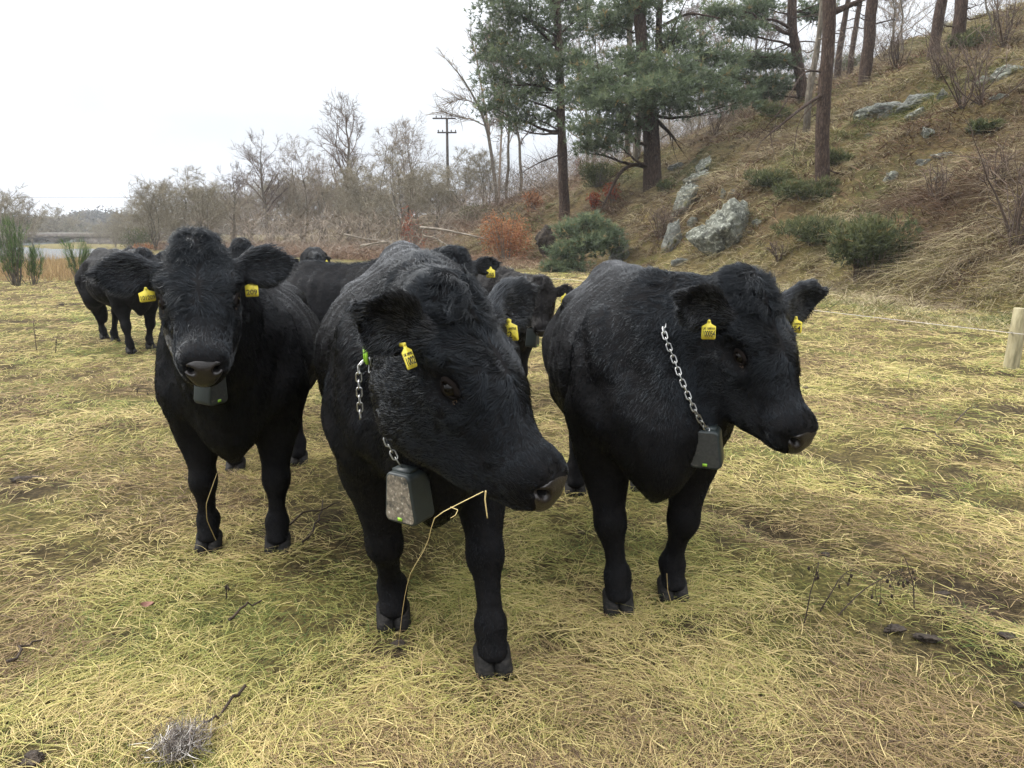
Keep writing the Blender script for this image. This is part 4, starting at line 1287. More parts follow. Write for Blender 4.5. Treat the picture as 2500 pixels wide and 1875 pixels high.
for k in range(90):
    px = rs.uniform(-250, 420)
    y = rs.uniform(175, 260)
    top = np.interp(px, [-250, 0, 60, 120, 180, 260, 420], [505, 512, 520, 530, 552, 560, 562]) + rs.uniform(0, 20)
    p = pix(px, top, y)
    items.append((p[0], y, p[2] - 3.5, rs.uniform(2.5, 4.5), 3.6, rs.uniform(.3, 1)))
    items.append((p[0] + rs.normal(0, 3), y - 4, p[2] - 6.5, rs.uniform(2.5, 4.5), 4, rs.uniform(.2, .8)))
far_wood('river_woodland', 'brown bare woodland behind the stone bridge', items)

# ---------------- fence of one wire along the field edge
M_POST = noise_mat('weathered fence post', [(0.3, (0.13, 0.12, 0.07)), (0.5, (0.25, 0.22, 0.13)), (0.72, (0.34, 0.31, 0.20))], 6, stretch=(4, 4, .7), rough=.9, bump=.006, bscale=20)
M_WIRE = noise_mat('pale electric wire', [(0.3, (0.42, 0.39, 0.37)), (0.7, (0.58, 0.54, 0.52))], 30, rough=.5)
def post(label, p, h_, r, lean=0.0):
    root = link('fence_post', None, None, p)
    root.rotation_euler = (0, lean, 0)
    tag(root, label, 'post', 'fence posts')
    an = np.arange(14) / 14 * 2 * math.pi
    g = Geo()
    g.tube([(0, 0, -.3), (0, 0, 0), (0, 0, h_ * .5), (0, 0, h_ - .01), (0, 0, h_)], [r, r, r * .98, r * .97, r * .9], 14)
    V = g.V[0]
    g.V[0] = V + (vnoise(V * 14, 3)[:, None] - .5) * .008 * (1, 1, 0)
    g.build('shaft', M_POST, root)
    ins = Geo().tube([(-r - .002, -.02, h_ * .6), (-r - .03, -.03, h_ * .6)], [.012, .012], 8)
    ins.build('insulator', M_BOX if 'M_BOX' in globals() else M_POST, root)
pb = pixg(2468, 898)
pb[2] = float(ground_z(pb[:1], pb[1:2])[0])
post_h = pix(2485, 752, pb[1])[2] - pb[2]
post('round wooden fence post at the right edge of the field', pb, post_h, .078, .05)
wz = pb + np.array((-.09, -.03, post_h * .6))
w1 = pix(1400, 683, 13.7)
w2 = w1 + (w1 - wz) * 1.1
w2[2] = .62
p2 = w2.copy()
p2[2] = float(ground_z(p2[:1], p2[1:2])[0])
post('small fence post far behind the cows', p2 + np.array((.08, 0, 0)), .64, .05)
wr = wz + np.array((3.2, -4.0, .05))
line = np.concatenate([arc(wr, wz, (0, 0, -.04), 10), arc(wz, w1, (0, 0, -.02), 14)[1:], arc(w1, w2, (0, 0, -.02), 10)[1:]])
tag(Geo().tube(line - wz, .0024, 5).build('fence_wire', M_WIRE, None, loc=wz), 'single pale wire strung along the field edge', 'wire')
# ------------------------------------------------------------------ cattle: bodies grown from blended volumes, then fur
class Vol:
    """Smooth union of rounded volumes; every volume carries a region and a fur direction."""
    def __init__(s):
        s.p = []
    def ell(s, c, r, k=0.06, R=None, reg='body', flow=(-1, 0, -0.3), sub=False):
        s.p.append(('e', np.array(c, np.float32), np.array(r, np.float32), None if R is None else np.array(R, np.float32), k, reg, np.array(flow, float), sub))
    def cone(s, a, b, ra, rb, k=0.05, sq=None, reg='body', flow=None, sub=False):
        a, b = np.array(a, np.float32), np.array(b, np.float32)
        if flow is None:
            flow = unit(b - a)
        s.p.append(('c', a, b, (ra, rb, sq), k, reg, np.array(flow, float), sub))
    def one(s, p, P):
        if p[0] == 'e':
            q = P - p[1]
            if p[3] is not None:
                q = q @ p[3]
            q = q / p[2]
            k0 = np.sqrt(np.einsum('ij,ij->i', q, q)) + 1e-6
            q = q / p[2]
            k1 = np.sqrt(np.einsum('ij,ij->i', q, q)) + 1e-6
            return k0 * (k0 - 1) / k1
        a, b, (ra, rb, sq) = p[1], p[2], p[3]
        ba, pa = b - a, P - a
        t = np.minimum(np.maximum((pa @ ba) / (ba @ ba), 0), 1)
        q = pa - t[:, None] * ba
        if sq is not None:                                  # (axis, factor): the section is narrower along that axis
            ax, f = np.asarray(sq[0], np.float32), np.float32(sq[1])
            q = q + (q @ ax)[:, None] * ax * (1 / f - 1)
        t = t * t * (3 - 2 * t) * 0.5 + t * 0.5
        return np.sqrt(np.einsum('ij,ij->i', q, q)) - (ra + (rb - ra) * t)
    def __call__(s, P):
        P = np.asarray(P, np.float32)
        if len(P) < 1500:
            return s.some(s.p, P)
        c = 0.14                                            # work cell by cell with the volumes that reach it
        k = np.floor((P - P.min(0)) / c).astype(np.int64)
        key = (k[:, 0] * 4096 + k[:, 1]) * 4096 + k[:, 2]
        order = np.argsort(key, kind='stable')
        ks = key[order]
        cut = np.concatenate([[0], np.flatnonzero(np.diff(ks)) + 1, [len(ks)]])
        cen = (k[order[cut[:-1]]] + 0.5) * c + P.min(0)
        reach = np.stack([s.one(p, cen.astype(np.float32)) for p in s.p], 1) < 0.36
        d = np.empty(len(P), np.float32)
        for i in range(len(cut) - 1):
            idx = order[cut[i]:cut[i + 1]]
            d[idx] = s.some([p for p, r in zip(s.p, reach[i]) if r], P[idx])
        return d
    def some(s, prims, P):
        d = np.full(len(P), 0.3, np.float32)
        for p in prims:
            e = s.one(p, P)
            k = p[4]
            if p[7]:
                h = np.minimum(np.maximum(0.5 - (0.5 / k) * (d + e), 0), 1)
                d = d * (1 - h) - e * h + k * h * (1 - h)
            else:
                h = np.minimum(np.maximum(0.5 + (0.5 / k) * (e - d), 0), 1)
                d = e * (1 - h) + d * h - k * h * (1 - h)
        return d
    def grad(s, P, h=0.004):
        P = np.asarray(P, np.float32)
        g = np.stack([s(P + np.eye(3, dtype=np.float32)[i] * h) - s(P - np.eye(3, dtype=np.float32)[i] * h) for i in range(3)], 1)
        return unit(g)

def polygonise(f, lo, hi, h, block=8):
    """Surface nets of f = 0 on a grid of step h; only blocks near the surface are evaluated."""
    lo = np.asarray(lo, float)
    nb = np.maximum(1, np.ceil((np.asarray(hi) - lo) / (h * block))).astype(int)
    n = nb * block
    bi = np.stack(np.meshgrid(*[np.arange(k) for k in nb], indexing='ij'), -1).reshape(-1, 3)
    cd = f(lo + (bi + 0.5) * block * h)
    act = bi[np.abs(cd) < block * h * 1.05]
    off = np.stack(np.meshgrid(*[np.arange(block)] * 3, indexing='ij'), -1).reshape(-1, 3)
    D = np.repeat(np.repeat(np.repeat(cd.reshape(nb), block, 0), block, 1), block, 2).astype(np.float32)
    for c in range(0, len(act), 6000):
        idx = (act[c:c + 6000, None] * block + off[None]).reshape(-1, 3)
        D[idx[:, 0], idx[:, 1], idx[:, 2]] = f(lo + idx * h)
    S = D < 0
    m = [k - 1 for k in n]
    sl = lambda a, d: slice(d, d + a)
    corner = {}
    cnt = np.zeros(m, np.int8)
    for dx in (0, 1):
        for dy in (0, 1):
            for dz in (0, 1):
                corner[dx, dy, dz] = (sl(m[0], dx), sl(m[1], dy), sl(m[2], dz))
                cnt += S[corner[dx, dy, dz]]
    cells = np.argwhere((cnt > 0) & (cnt < 8))
    idm = np.full(m, -1, np.int32)
    idm[cells[:, 0], cells[:, 1], cells[:, 2]] = np.arange(len(cells))
    acc, num = np.zeros((len(cells), 3)), np.zeros(len(cells))
    for ax in range(3):
        for a in (0, 1):
            for b in (0, 1):
                o = [a, b]
                o.insert(ax, 0)
                o = np.array(o)
                e = o.copy()
                e[ax] = 1
                c0, c1 = cells + o, cells + e
                d0, d1 = D[c0[:, 0], c0[:, 1], c0[:, 2]], D[c1[:, 0], c1[:, 1], c1[:, 2]]
                x = (d0 < 0) != (d1 < 0)
                t = np.where(x, d0 / np.where(x, d0 - d1, 1), 0)
                pt = o + 0.0
                q = np.tile(pt, (len(cells), 1))
                q[:, ax] += t
                acc += q * x[:, None]
                num += x
    V = lo + (cells + acc / num[:, None]) * h
    quads = []
    for ax in range(3):
        u, w = [(1, 2), (2, 0), (0, 1)][ax]
        s0 = [slice(1, k) for k in m]
        s1 = [slice(1, k) for k in m]
        s0[ax], s1[ax] = slice(0, m[ax]), slice(1, m[ax] + 1)
        A, B = S[tuple(s0)], S[tuple(s1)]
        for flip in (False, True):
            e = np.argwhere((A & ~B) if not flip else (~A & B))
            base = np.array([1, 1, 1])
            base[ax] = 0
            e = e + base
            du, dw = np.zeros(3, int), np.zeros(3, int)
            du[u], dw[w] = 1, 1
            q = [idm[tuple((e - a).T)] for a in (du + dw, dw, 0 * du, du)]
            q = np.stack(q if not flip else q[::-1], 1)
            quads.append(q[(q >= 0).all(1)])
    return V, np.concatenate(quads)

def vnormals(V, Q):
    A = V[Q]
    f = np.cross(A[:, 2] - A[:, 0], A[:, 3] - A[:, 1])
    return unit(np.stack([np.bincount(Q.ravel(), np.repeat(f[:, i], 4), len(V)) for i in range(3)], 1))

def relax(V, Q, n=2, w=0.5):
    E = np.concatenate([Q[:, [0, 1]], Q[:, [1, 2]], Q[:, [2, 3]], Q[:, [3, 0]]])
    deg = np.bincount(E.ravel(), minlength=len(V))[:, None] + 1e-9
    for _ in range(n):
        s = np.stack([np.bincount(E[:, 0], V[E[:, 1], i], len(V)) + np.bincount(E[:, 1], V[E[:, 0], i], len(V)) for i in range(3)], 1)
        V = V * (1 - w) + w * s / deg
    return V

# coat: black, catching the white sky at a glance
def coat_material(name, dark, light, spec_tint):
    m, t, b = mat_new(name)
    hi = nod(t, 'ShaderNodeHairInfo')
    t.links.new(ramp(t, hi.outputs['Random'], [(0.0, dark), (0.6, tuple((d + l) / 3 for d, l in zip(dark, light))), (1.0, light)]), b.inputs['Base Color'])
    dw = nod(t, 'ShaderNodeAttribute', attribute_name='dew')  # share of pale grey standing in for sky sheen and rim light
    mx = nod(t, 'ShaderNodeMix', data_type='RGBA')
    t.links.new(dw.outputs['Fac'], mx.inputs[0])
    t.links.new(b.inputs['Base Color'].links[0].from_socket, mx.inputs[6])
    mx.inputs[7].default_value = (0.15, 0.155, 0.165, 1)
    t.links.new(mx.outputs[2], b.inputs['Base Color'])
    b.inputs['Roughness'].default_value = 0.27
    b.inputs['Specular IOR Level'].default_value = 0.25
    b.inputs['Specular Tint'].default_value = (*spec_tint, 1)
    return m
M_HIDE = noise_mat('black hide', [(0.3, (0.004, 0.004, 0.0045)), (0.7, (0.009, 0.0085, 0.009))], 30, rough=0.7, spec=0.04)
M_COAT = coat_material('black coat', (0.0016, 0.0017, 0.0021), (0.010, 0.0105, 0.0125), (0.74, 0.87, 1.0))
M_BROWN_COAT = coat_material('brown black coat', (0.003, 0.0026, 0.0025), (0.016, 0.012, 0.010), (0.9, 0.9, 0.9))
M_NOSE = noise_mat('wet dark muzzle skin', [(0.3, (0.006, 0.005, 0.005)), (0.6, (0.013, 0.0105, 0.010)), (0.8, (0.026, 0.020, 0.018))], 60, rough=0.30, bump=0.0016, bscale=170, spec=0.40)
M_HOOF = noise_mat('grey horn', [(0.3, (0.006, 0.006, 0.006)), (0.55, (0.017, 0.016, 0.015)), (0.8, (0.05, 0.044, 0.037))], 30, stretch=(1, 1, 4), rough=0.7, bump=0.003, spec=0.12)
M_EYE, _t, _b = mat_new('dark wet eye')
_b.inputs['Base Color'].default_value = (0.0025, 0.0018, 0.0015, 1)
_b.inputs['Roughness'].default_value = 0.04
_b.inputs['Specular IOR Level'].default_value = 0.2
M_LID = noise_mat('eyelid skin', [(0.3, (0.004, 0.0035, 0.003)), (0.7, (0.012, 0.009, 0.008))], 60, rough=0.7, spec=0.03)
M_TEAR = noise_mat('dried tear stain', [(0.35, (0.025, 0.017, 0.012)), (0.7, (0.09, 0.06, 0.04))], 250, rough=0.9)
M_YEL = noise_mat('yellow tag plastic', [(0.32, (0.30, 0.24, 0.05)), (0.45, (0.58, 0.48, 0.05)), (0.6, (0.66, 0.56, 0.06)), (0.8, (0.62, 0.54, 0.12))], 45, rough=0.45, spec=0.4)
M_INK, _t, _b = mat_new('black tag print')
_b.inputs['Base Color'].default_value = (0.015, 0.014, 0.012, 1)
_b.inputs['Roughness'].default_value = 0.6

def hair_object(name, P, rad, mat, parent, attrs=()):
    """P (n, k, 3) points of n hairs, rad (n, k)."""
    n, k = P.shape[:2]
    hc = bpy.data.hair_curves.new(name)
    hc.add_curves([k] * n)
    hc.attributes['position'].data.foreach_set('vector', P.astype(np.float32).ravel())
    if 'radius' not in hc.attributes:
        hc.attributes.new('radius', 'FLOAT', 'POINT')
    hc.attributes['radius'].data.foreach_set('value', rad.astype(np.float32).ravel())
    for k_, a_ in attrs:
        hc.attributes.new(k_, 'FLOAT', 'CURVE')
        hc.attributes[k_].data.foreach_set('value', np.asarray(a_, np.float32))
    hc.materials.append(mat)
    return link(name, hc, parent)

def head_frame(fwd, roll=0.0, up0=(0, 0, 1)):
    x = unit(fwd)
    y = unit(np.cross(np.asarray(up0, float), x))
    z = np.cross(x, y)
    if roll:
        y, z = y * math.cos(roll) + z * math.sin(roll), z * math.cos(roll) - y * math.sin(roll)
    return np.stack([x, y, z], 1)                           # columns: to nose, cow's left, out of the forehead

def tag_mesh(text, small, w, h):
    """Flag ear tag: neck on top, rounded plate, printed number. Local: x across, z up (hangs to -z), faces -y."""
    g = Geo()
    r, n = 0.1 * w, 5
    out = [(0.12 * w, 0.0), (-0.12 * w, 0.0), (-0.16 * w, -0.12 * h), (-0.5 * w, -0.27 * h)]
    out += [(-0.5 * w + r - r * math.cos(a), -h + r - r * math.sin(a)) for a in np.linspace(0, math.pi / 2, n)]
    out += [(0.5 * w - r + r * math.sin(a), -h + r - r * math.cos(a)) for a in np.linspace(0, math.pi / 2, n)]
    out += [(0.5 * w, -0.27 * h), (0.16 * w, -0.12 * h)]
    o = np.array(out)
    m = len(o)
    V = np.concatenate([np.stack([o[:, 0], np.full(m, y), o[:, 1]], 1) for y in (-0.0012, 0.0012)] + [[(0, -0.0012, -0.5 * h), (0, 0.0012, -0.5 * h)]])
    i = np.arange(m)
    j = (i + 1) % m
    g.add(V, np.concatenate([np.stack([np.full(m, 2 * m), i, j], 1), np.stack([np.full(m, 2 * m + 1), j + m, i + m], 1)]))
    g.Q.append(np.stack([i, i + m, j + m, j], 1))
    plate = g.mesh('ear_tag', M_YEL, smooth=False)
    me = []
    for s, size, zc in ((text, 0.46 * h, -0.70 * h), (small, 0.17 * h, -0.40 * h)):
        if not s:
            continue
        cu = bpy.data.curves.new('tag_number', 'FONT')
        cu.body, cu.size, cu.align_x, cu.align_y = s, size, 'CENTER', 'CENTER'
        cu.offset = size * 0.018
        cu.extrude = 0.0003
        tmp = bpy.data.objects.new('tmp', cu)
        COL.objects.link(tmp)
        bpy.context.view_layer.update()
        d = bpy.data.meshes.new_from_object(tmp.evaluated_get(bpy.context.evaluated_depsgraph_get()))
        bpy.data.objects.remove(tmp)
        V = np.empty(len(d.vertices) * 3)
        d.vertices.foreach_get('co', V)
        V = V.reshape(-1, 3)
        sx = min(1.0, 0.86 * w / (np.ptp(V[:, 0]) + 1e-9))
        V = np.stack([V[:, 0] * sx, -0.0016 - V[:, 2], V[:, 1] + zc], 1)
        d.vertices.foreach_set('co', V.ravel())
        d.materials.clear()
        d.materials.append(M_INK)
        d.name = 'tag_number'
        me.append(d)
    return plate, me

def make_cow(name, label, loc, heading, S, poll, fwd, feet, hs=1.0, ears=((), ()), h=0.0125, fur=90000, tags=(None, None), roll=0.0,
             body=(1.0, 1.0), rump=0.0, seed=1, coat=None, fur_w=1.0, group='black cattle in the field', belly=0.0, width=1.0, dew=0.0):
    """loc: ground point below the withers; heading: direction of the body; poll/fwd: world point of the poll and direction poll to nose;
    feet: four (x, y) ground points in cow coordinates: front left, front right, hind left, hind right."""
    r_ = np.random.default_rng(seed)
    coat = coat or M_COAT
    hx = unit(np.array((heading[0], heading[1], 0.0)))
    W = np.stack([hx, np.array((-hx[1], hx[0], 0)), np.array((0, 0, 1.0))], 1)      # local axes as columns
    loc = np.array((loc[0], loc[1], 0.0))
    to_l = lambda p: (np.asarray(p, float) - loc) @ W
    root = link(name, None, None, loc, (0, 0, math.atan2(hx[1], hx[0])))
    tag(root, label, 'cow', group)
    H0 = to_l(poll)
    A = head_frame(fwd, roll)
    ca, sa = math.cos(.168), math.sin(.168)
    A = np.stack([A[:, 0] * ca + A[:, 2] * sa, A[:, 1], A[:, 2] * ca - A[:, 0] * sa], 1)
    HR = W.T @ A                                            # head axes in cow coordinates
    Hp = lambda x, y, z: H0 + HR @ (np.array((x, y, z)) * hs)
    v = Vol()
    LAT = (0, 1, 0)
    bw = width
    # trunk
    v.ell((-.62 * S, 0, (.885 - belly * .5) * S), (.62 * S, .385 * S * bw, (.365 + belly) * S), flow=(-1, 0, -.35))
    v.ell((-.08 * S, 0, .93 * S), (.33 * S, .275 * S * bw, .35 * S), .1, flow=(-.9, 0, -.5))
    v.ell((-1.16 * S, 0, .97 * S), (.34 * S, .30 * S * bw, .28 * S), .1, flow=(-1, 0, -.3))
    v.cone((-.02 * S, 0, 1.19 * S), (-.7 * S, 0, 1.20 * S), .075 * S, .06 * S, .14, flow=(-1, 0, 0))
    v.cone((-.7 * S, 0, 1.20 * S), (-1.28 * S, 0, (1.21 + rump) * S), .06 * S, .075 * S, .14, flow=(-1, 0, 0))
    v.cone((-1.28 * S, 0, (1.21 + rump) * S), (-1.46 * S, 0, 1.14 * S), .07 * S, .05 * S, .1, flow=(-1, 0, -.4))
    for s in (1, -1):
        v.ell((-1.02 * S, s * .225 * S * bw, 1.08 * S), (.1 * S, .06 * S, .06 * S), .12, flow=(-1, 0, -.5))
        v.ell((-1.24 * S, s * .185 * S, .76 * S), (.22 * S, .125 * S, .33 * S), .1, flow=(-.5, 0, -1))
        v.ell((.03 * S, s * .215 * S * bw, .86 * S), (.15 * S, .085 * S, .28 * S), .09, flow=(-.5, 0, -1))
    for s in (1, -1):
        v.ell((-.90 * S, s * .40 * S * bw, 1.00 * S), (.15 * S, .085 * S, .14 * S), .12, flow=(-1, 0, -.5), sub=True)
        v.ell((.17 * S, s * .17 * S, .80 * S), (.07 * S, .07 * S, .09 * S), .06, flow=(-.3, 0, -1))
        v.ell((-.22 * S, s * .36 * S * bw, .78 * S), (.06 * S, .06 * S, .24 * S), .10, flow=(-.5, 0, -1), sub=True)
    v.ell((.21 * S, 0, .73 * S), (.16 * S, .14 * S, .21 * S), .1, flow=(-.4, 0, -1))
    v.cone((.24 * S, 0, .66 * S), (.15 * S, 0, .535 * S), .085 * S, .06 * S, .10, sq=(LAT, .6), flow=(-.2, 0, -1))
    # neck
    nb = unit(H0 + HR @ np.array((-.02, 0, -.1)) * hs - np.array((.05, 0, 1.0)) * S)
    back = -nb + np.array((0, 0, -.55))
    nl = unit(np.cross(nb, (0, 0, 1)))
    v.cone((.0, 0, .98 * S), Hp(.0, 0, -.12), .275 * S, .145 * hs, .1, sq=(nl, .80), reg='neck', flow=back)
    v.cone((-.08 * S, 0, 1.15 * S), Hp(-.055, 0, -.045), .11 * S, .075 * hs, .1, sq=(nl, .9), reg='neck', flow=back)
    v.cone((.14 * S, 0, .80 * S), Hp(.07, 0, -.21), .20 * S, .12 * hs, .1, sq=(nl, .8), reg='neck', flow=back + np.array((0, 0, -.5)))
    v.cone((.25 * S, 0, .62 * S), Hp(.10, 0, -.27), .045 * S, .04 * hs, .07, sq=(nl, .55), reg='neck', flow=back + np.array((0, 0, -.6)))
    # legs
    hoof_at = []
    for i, (fx, fy) in enumerate(feet):
        s = 1 if i % 2 == 0 else -1
        F = np.array((fx, fy, 0.0))
        if i < 2:
            el = np.array((-.02 * S, s * .17 * S, .60 * S))
            kn = el + (F - el) * .42 + np.array((.02 * S, 0, 0))
            kn[2] = .345 * S
            ft = F + np.array((-.025, 0, .135)) * S
            v.cone((.0, s * .19 * S, .80 * S), el, .14 * S, .095 * S, .07, reg='leg', flow=(-.2, 0, -1))
            v.cone(el, kn, .105 * S, .055 * S, .05, reg='leg', flow=(0, 0, -1))
            v.ell(kn + np.array((.006, 0, 0)), (.060 * S, .056 * S, .07 * S), .035, reg='leg', flow=(0, 0, -1))
        else:
            st = np.array((-1.06 * S, s * .2 * S, .66 * S))
            kn = np.array((F[0] - .07 * S, F[1] * .6 + s * .17 * S * .4, .44 * S))
            ft = F + np.array((-.035, 0, .135)) * S
            v.cone((-1.2 * S, s * .2 * S, .85 * S), st, .19 * S, .14 * S, .08, reg='leg', flow=(-.2, 0, -1))
            v.cone(st, kn, .125 * S, .055 * S, .06, reg='leg', flow=(-.3, 0, -1))
            v.ell(kn, (.07 * S, .048 * S, .075 * S), .04, reg='leg', flow=(0, 0, -1))
        v.cone(kn, ft, .046 * S, .037 * S, .04, reg='leg', flow=(0, 0, -1))
        v.ell(ft, (.050 * S, .050 * S, .046 * S), .035, reg='leg', flow=(0, 0, -1))
        v.cone(ft, F + np.array((.012, 0, .06)) * S, .044 * S, .052 * S, .03, reg='leg', flow=(.3, 0, -1))
        for w_ in (1, -1):
            v.ell(ft + np.array((-.046, w_ * .022, -.022)) * S, (.017 * S, .014 * S, .020 * S), .015, reg='leg', flow=(0, 0, -1))
        hoof_at.append(F)
    # tail
    v.cone((-1.46 * S, 0, 1.13 * S), (-1.56 * S, .01, .95 * S), .045 * S, .035 * S, .05, reg='leg', flow=(0, 0, -1))
    v.cone((-1.56 * S, .01, .95 * S), (-1.55 * S, .03, .42 * S), .034 * S, .028 * S, .03, reg='leg', flow=(0, 0, -1))
    v.ell((-1.55 * S, .03, .36 * S), (.05, .05, .13), .04, reg='leg', flow=(0, 0, -1))
    # head
    hv = Vol()
    HRf = HR
    fw, fu = HR[:, 0], HR[:, 2]
    def he(c, r, k=.03, flow=None, sub=False, R=None, reg='head'):
        hv.ell(Hp(*c), np.array(r) * hs, k * hs, HR if R is None else R, reg, fw * -1 if flow is None else flow, sub)
    def hc(a, b, ra, rb, k=.03, flow=None, sub=False, sq=None):
        hv.cone(Hp(*a), Hp(*b), ra * hs, rb * hs, k * hs, None if sq is None else (HR @ np.array(sq[0], float), sq[1]), 'head', fw if flow is None else flow, sub)
    he((.03, 0, -.09), (.125, .132, .11))
    he((-.030, 0, -.034), (.068, .080, .054), .05)
    he((.13, 0, -.055), (.16, .136, .07), .04)
    hc((.17, 0, -.095), (.43, 0, -.098), .084, .060, .05, sq=((0, 0, 1), .92))
    for s in (1, -1):
        he((.11, s * .078, -.205), (.155, .066, .15), .05, flow=-fw * .6 - fu)
        hc((.12, s * .064, -.31), (.41, s * .034, -.178), .060, .036, .05, flow=-fw * .5 - fu)
        he((.135, s * .124, -.050), (.062, .032, .034), .03)
        he((.170, s * .112, -.122), (.060, .030, .022), .03)
        he((.26, s * .060, -.17), (.15, .042, .11), .06, flow=-fw * .8 - fu * .5)
        he((.450, s * .044, -.088), (.054, .034, .044), .04)
    he((.435, 0, -.112), (.078, .072, .064), .05)
    he((.472, 0, -.136), (.052, .060, .034), .03)
    he((.440, 0, -.172), (.056, .054, .034), .03)
    for s in (1, -1):
        he((.188, s * .160, -.052), (.062, .044, .050), .03, sub=True)
        he((.172, s * .144, -.076), (.036, .026, .024), .015, sub=True)
        # nostril: a comma that opens to the side
        hv.cone(Hp(.545, s * .038, -.068), Hp(.458, s * .042, -.090), .0185 * hs, .010 * hs, .008 * hs, None, 'head', fw, True)
        hv.cone(Hp(.514, s * .050, -.066), Hp(.470, s * .088, -.090), .0145 * hs, .008 * hs, .008 * hs, None, 'head', fw, True)
        hv.cone(Hp(.528, 0, -.158), Hp(.40, s * .092, -.156), .006 * hs, .005 * hs, .010 * hs, None, 'head', fw, True)
    # ears
    ear_info = []
    for s, spec in zip((1, -1), ears):
        d = dict(ax=(-.12, 1, .05), nrm=(.62, 0, .78), L=.26, wd=.076)
        d.update(spec or {})
        ax = unit(HR @ (np.array(d['ax']) * (1, s, 1)))
        nn = np.array(d['nrm'], float) * (1, s, 1)
        nn = HR @ nn
        nn = unit(nn - ax * (nn @ ax))
        wv = np.cross(nn, ax)
        E0 = Hp(.035, s * .108, -.062)
        R = np.stack([ax, wv, nn], 1)
        Le, we = d['L'] * hs, d['wd'] * hs
        hv.cone(E0, E0 + ax * Le * .35, .042 * hs, .04 * hs, .03 * hs, None, 'ear', ax)
        hv.ell(E0 + ax * Le * .50, (Le * .40, we, .027 * hs), .03 * hs, R, 'ear', ax)
        hv.cone(E0 + ax * Le * .5, E0 + ax * Le * .98, we * .72, we * .22, .025 * hs, (nn, .36), 'ear', ax)
        hv.ell(E0 + ax * Le * .56 + nn * .03 * hs, (Le * .36, we * .72, .032 * hs), .012 * hs, R, 'ear', ax, True)
        ear_info.append((E0, ax, wv, nn, Le, we))
    hn = len(v.p)
    v.p += hv.p
    # limits and surface
    pts = np.array([Hp(.55, 0, 0), Hp(-.1, 0, .1), Hp(.1, .4, 0), Hp(.1, -.4, 0), Hp(.3, 0, -.3), (-1.68 * S, -.5 * S, 0), (.3 * S, .5 * S, 1.35 * S)]
                   + [(f[0] + .1, f[1], 0) for f in feet])
    lo, hi = pts.min(0) - .06, pts.max(0) + .08
    lo[2] = -.02
    cut = lambda P: np.maximum(v(P), (.045 * S - P[:, 2]).astype(np.float32))
    V, Q = polygonise(cut, lo, hi, h)
    V = relax(V, Q, 2, .5)
    # lumps and folds of muscle and hide
    N = vnormals(V, Q)
    rid = V @ unit(nb) / .085 + 1.3 * fbm(V / .2, seed + 9)
    nkw = np.exp(-((V[:, 0] - .12 * S) / .28) ** 2) * np.clip((V[:, 2] - .6 * S) / .2, 0, 1)
    ribs = np.exp(-((V[:, 0] + .55 * S) / .26) ** 2) * np.clip((V[:, 2] - .62 * S) / .15, 0, 1) * (np.abs(V[:, 1]) > .12)
    amp = .008 * np.sin(rid * 3.1) * nkw + .0035 * np.sin((V[:, 0] + .25 * V[:, 2]) / .085 * 6.28) * ribs + .010 * (fbm(V / .11, seed) - .5) * 2 + .003 * (fbm(V / .04, seed + 5) - .5) * 2
    hp = (V - H0) @ HR / hs
    inhead = (hp[:, 0] > .02) & (np.abs(hp[:, 1]) < .17) & (np.abs(hp[:, 2] + .1) < .2) & (hp[:, 0] < .6)
    low = V[:, 2] < .55 * S
    V = V + N * (amp * np.where(inhead, .35, np.where(low, .5, 1.0)))[:, None]
    ob = link('body', mesh_data('body', V, Q, M_HIDE), root)
    hsub = Vol()
    hsub.p = v.p[hn:]
    # bare muzzle
    box = np.array([Hp(a, b, c) for a in (.40, .56) for b in (-.13, .13) for c in (-.18, .0)])
    nlo, nhi = box.min(0), box.max(0)
    def nose_k(q):
        return np.sqrt(((q[:, 0] - .520) / .078) ** 2 + (q[:, 1] / (.056 + .45 * np.clip(q[:, 2] + .115, -.01, .07))) ** 2 + ((q[:, 2] + .094) / .056) ** 2) - 1
    def nose_f(P):
        q = ((P - H0) @ HR) / hs
        k_ = nose_k(q)
        d = hsub(P) - (.0045 * np.clip(-k_ * 2.5, 0, 1) - .0015)
        return np.maximum(np.maximum(d, k_ * .04), -d - .012).astype(np.float32)
    NV, NQ = polygonise(nose_f, nlo - .02, nhi + .02, .0045 if fur > 40000 else .009)
    link('muzzle', mesh_data('muzzle', relax(NV, NQ, 1), NQ, M_NOSE), root)
    # hooves: two claws each
    hooves = Vol()
    for F in hoof_at:
        g = Geo()
        for s in (1, -1):
            hvv = Vol()
            hvv.cone(F + np.array((-.012, s * .027, .06)) * S, F + np.array((.05, s * .03, .022)) * S, .034 * S, .028 * S, .02)
            hvv.cone(F + np.array((-.035, s * .026, .02)) * S, F + np.array((.045, s * .03, .012)) * S, .028 * S, .026 * S, .02)
            c = F + np.array((.01, s * .03, .04)) * S
            a, b = polygonise(lambda P: np.maximum(np.maximum(hvv(P), (-.004 - P[:, 2])), (P[:, 2] - .1 * S)).astype(np.float32), c - .1 * S, c + .1 * S, .007)
            g.add(relax(a, b, 1), b)
        g.build('hoof', M_HOOF, root)
    # eyes
    for s in (1, -1):
        c = Hp(.174, s * .117, -.074)
        out = unit(HR @ np.array((.32, s * .85, .46)))
        fx = unit(HR[:, 0] - out * (HR[:, 0] @ out))
        fz = np.cross(out, fx) * (1 if (np.cross(out, fx) @ HR[:, 2]) > 0 else -1)
        g = Geo()
        a, b = np.meshgrid(np.linspace(0, math.pi, 13), np.arange(16) / 16 * 2 * math.pi, indexing='ij')
        SV = np.stack([np.sin(a) * np.cos(b), np.sin(a) * np.sin(b), np.cos(a)], -1).reshape(-1, 3) * .0255 * hs
        i, j = np.meshgrid(np.arange(12), np.arange(16), indexing='ij')
        i, j = i.ravel(), j.ravel()
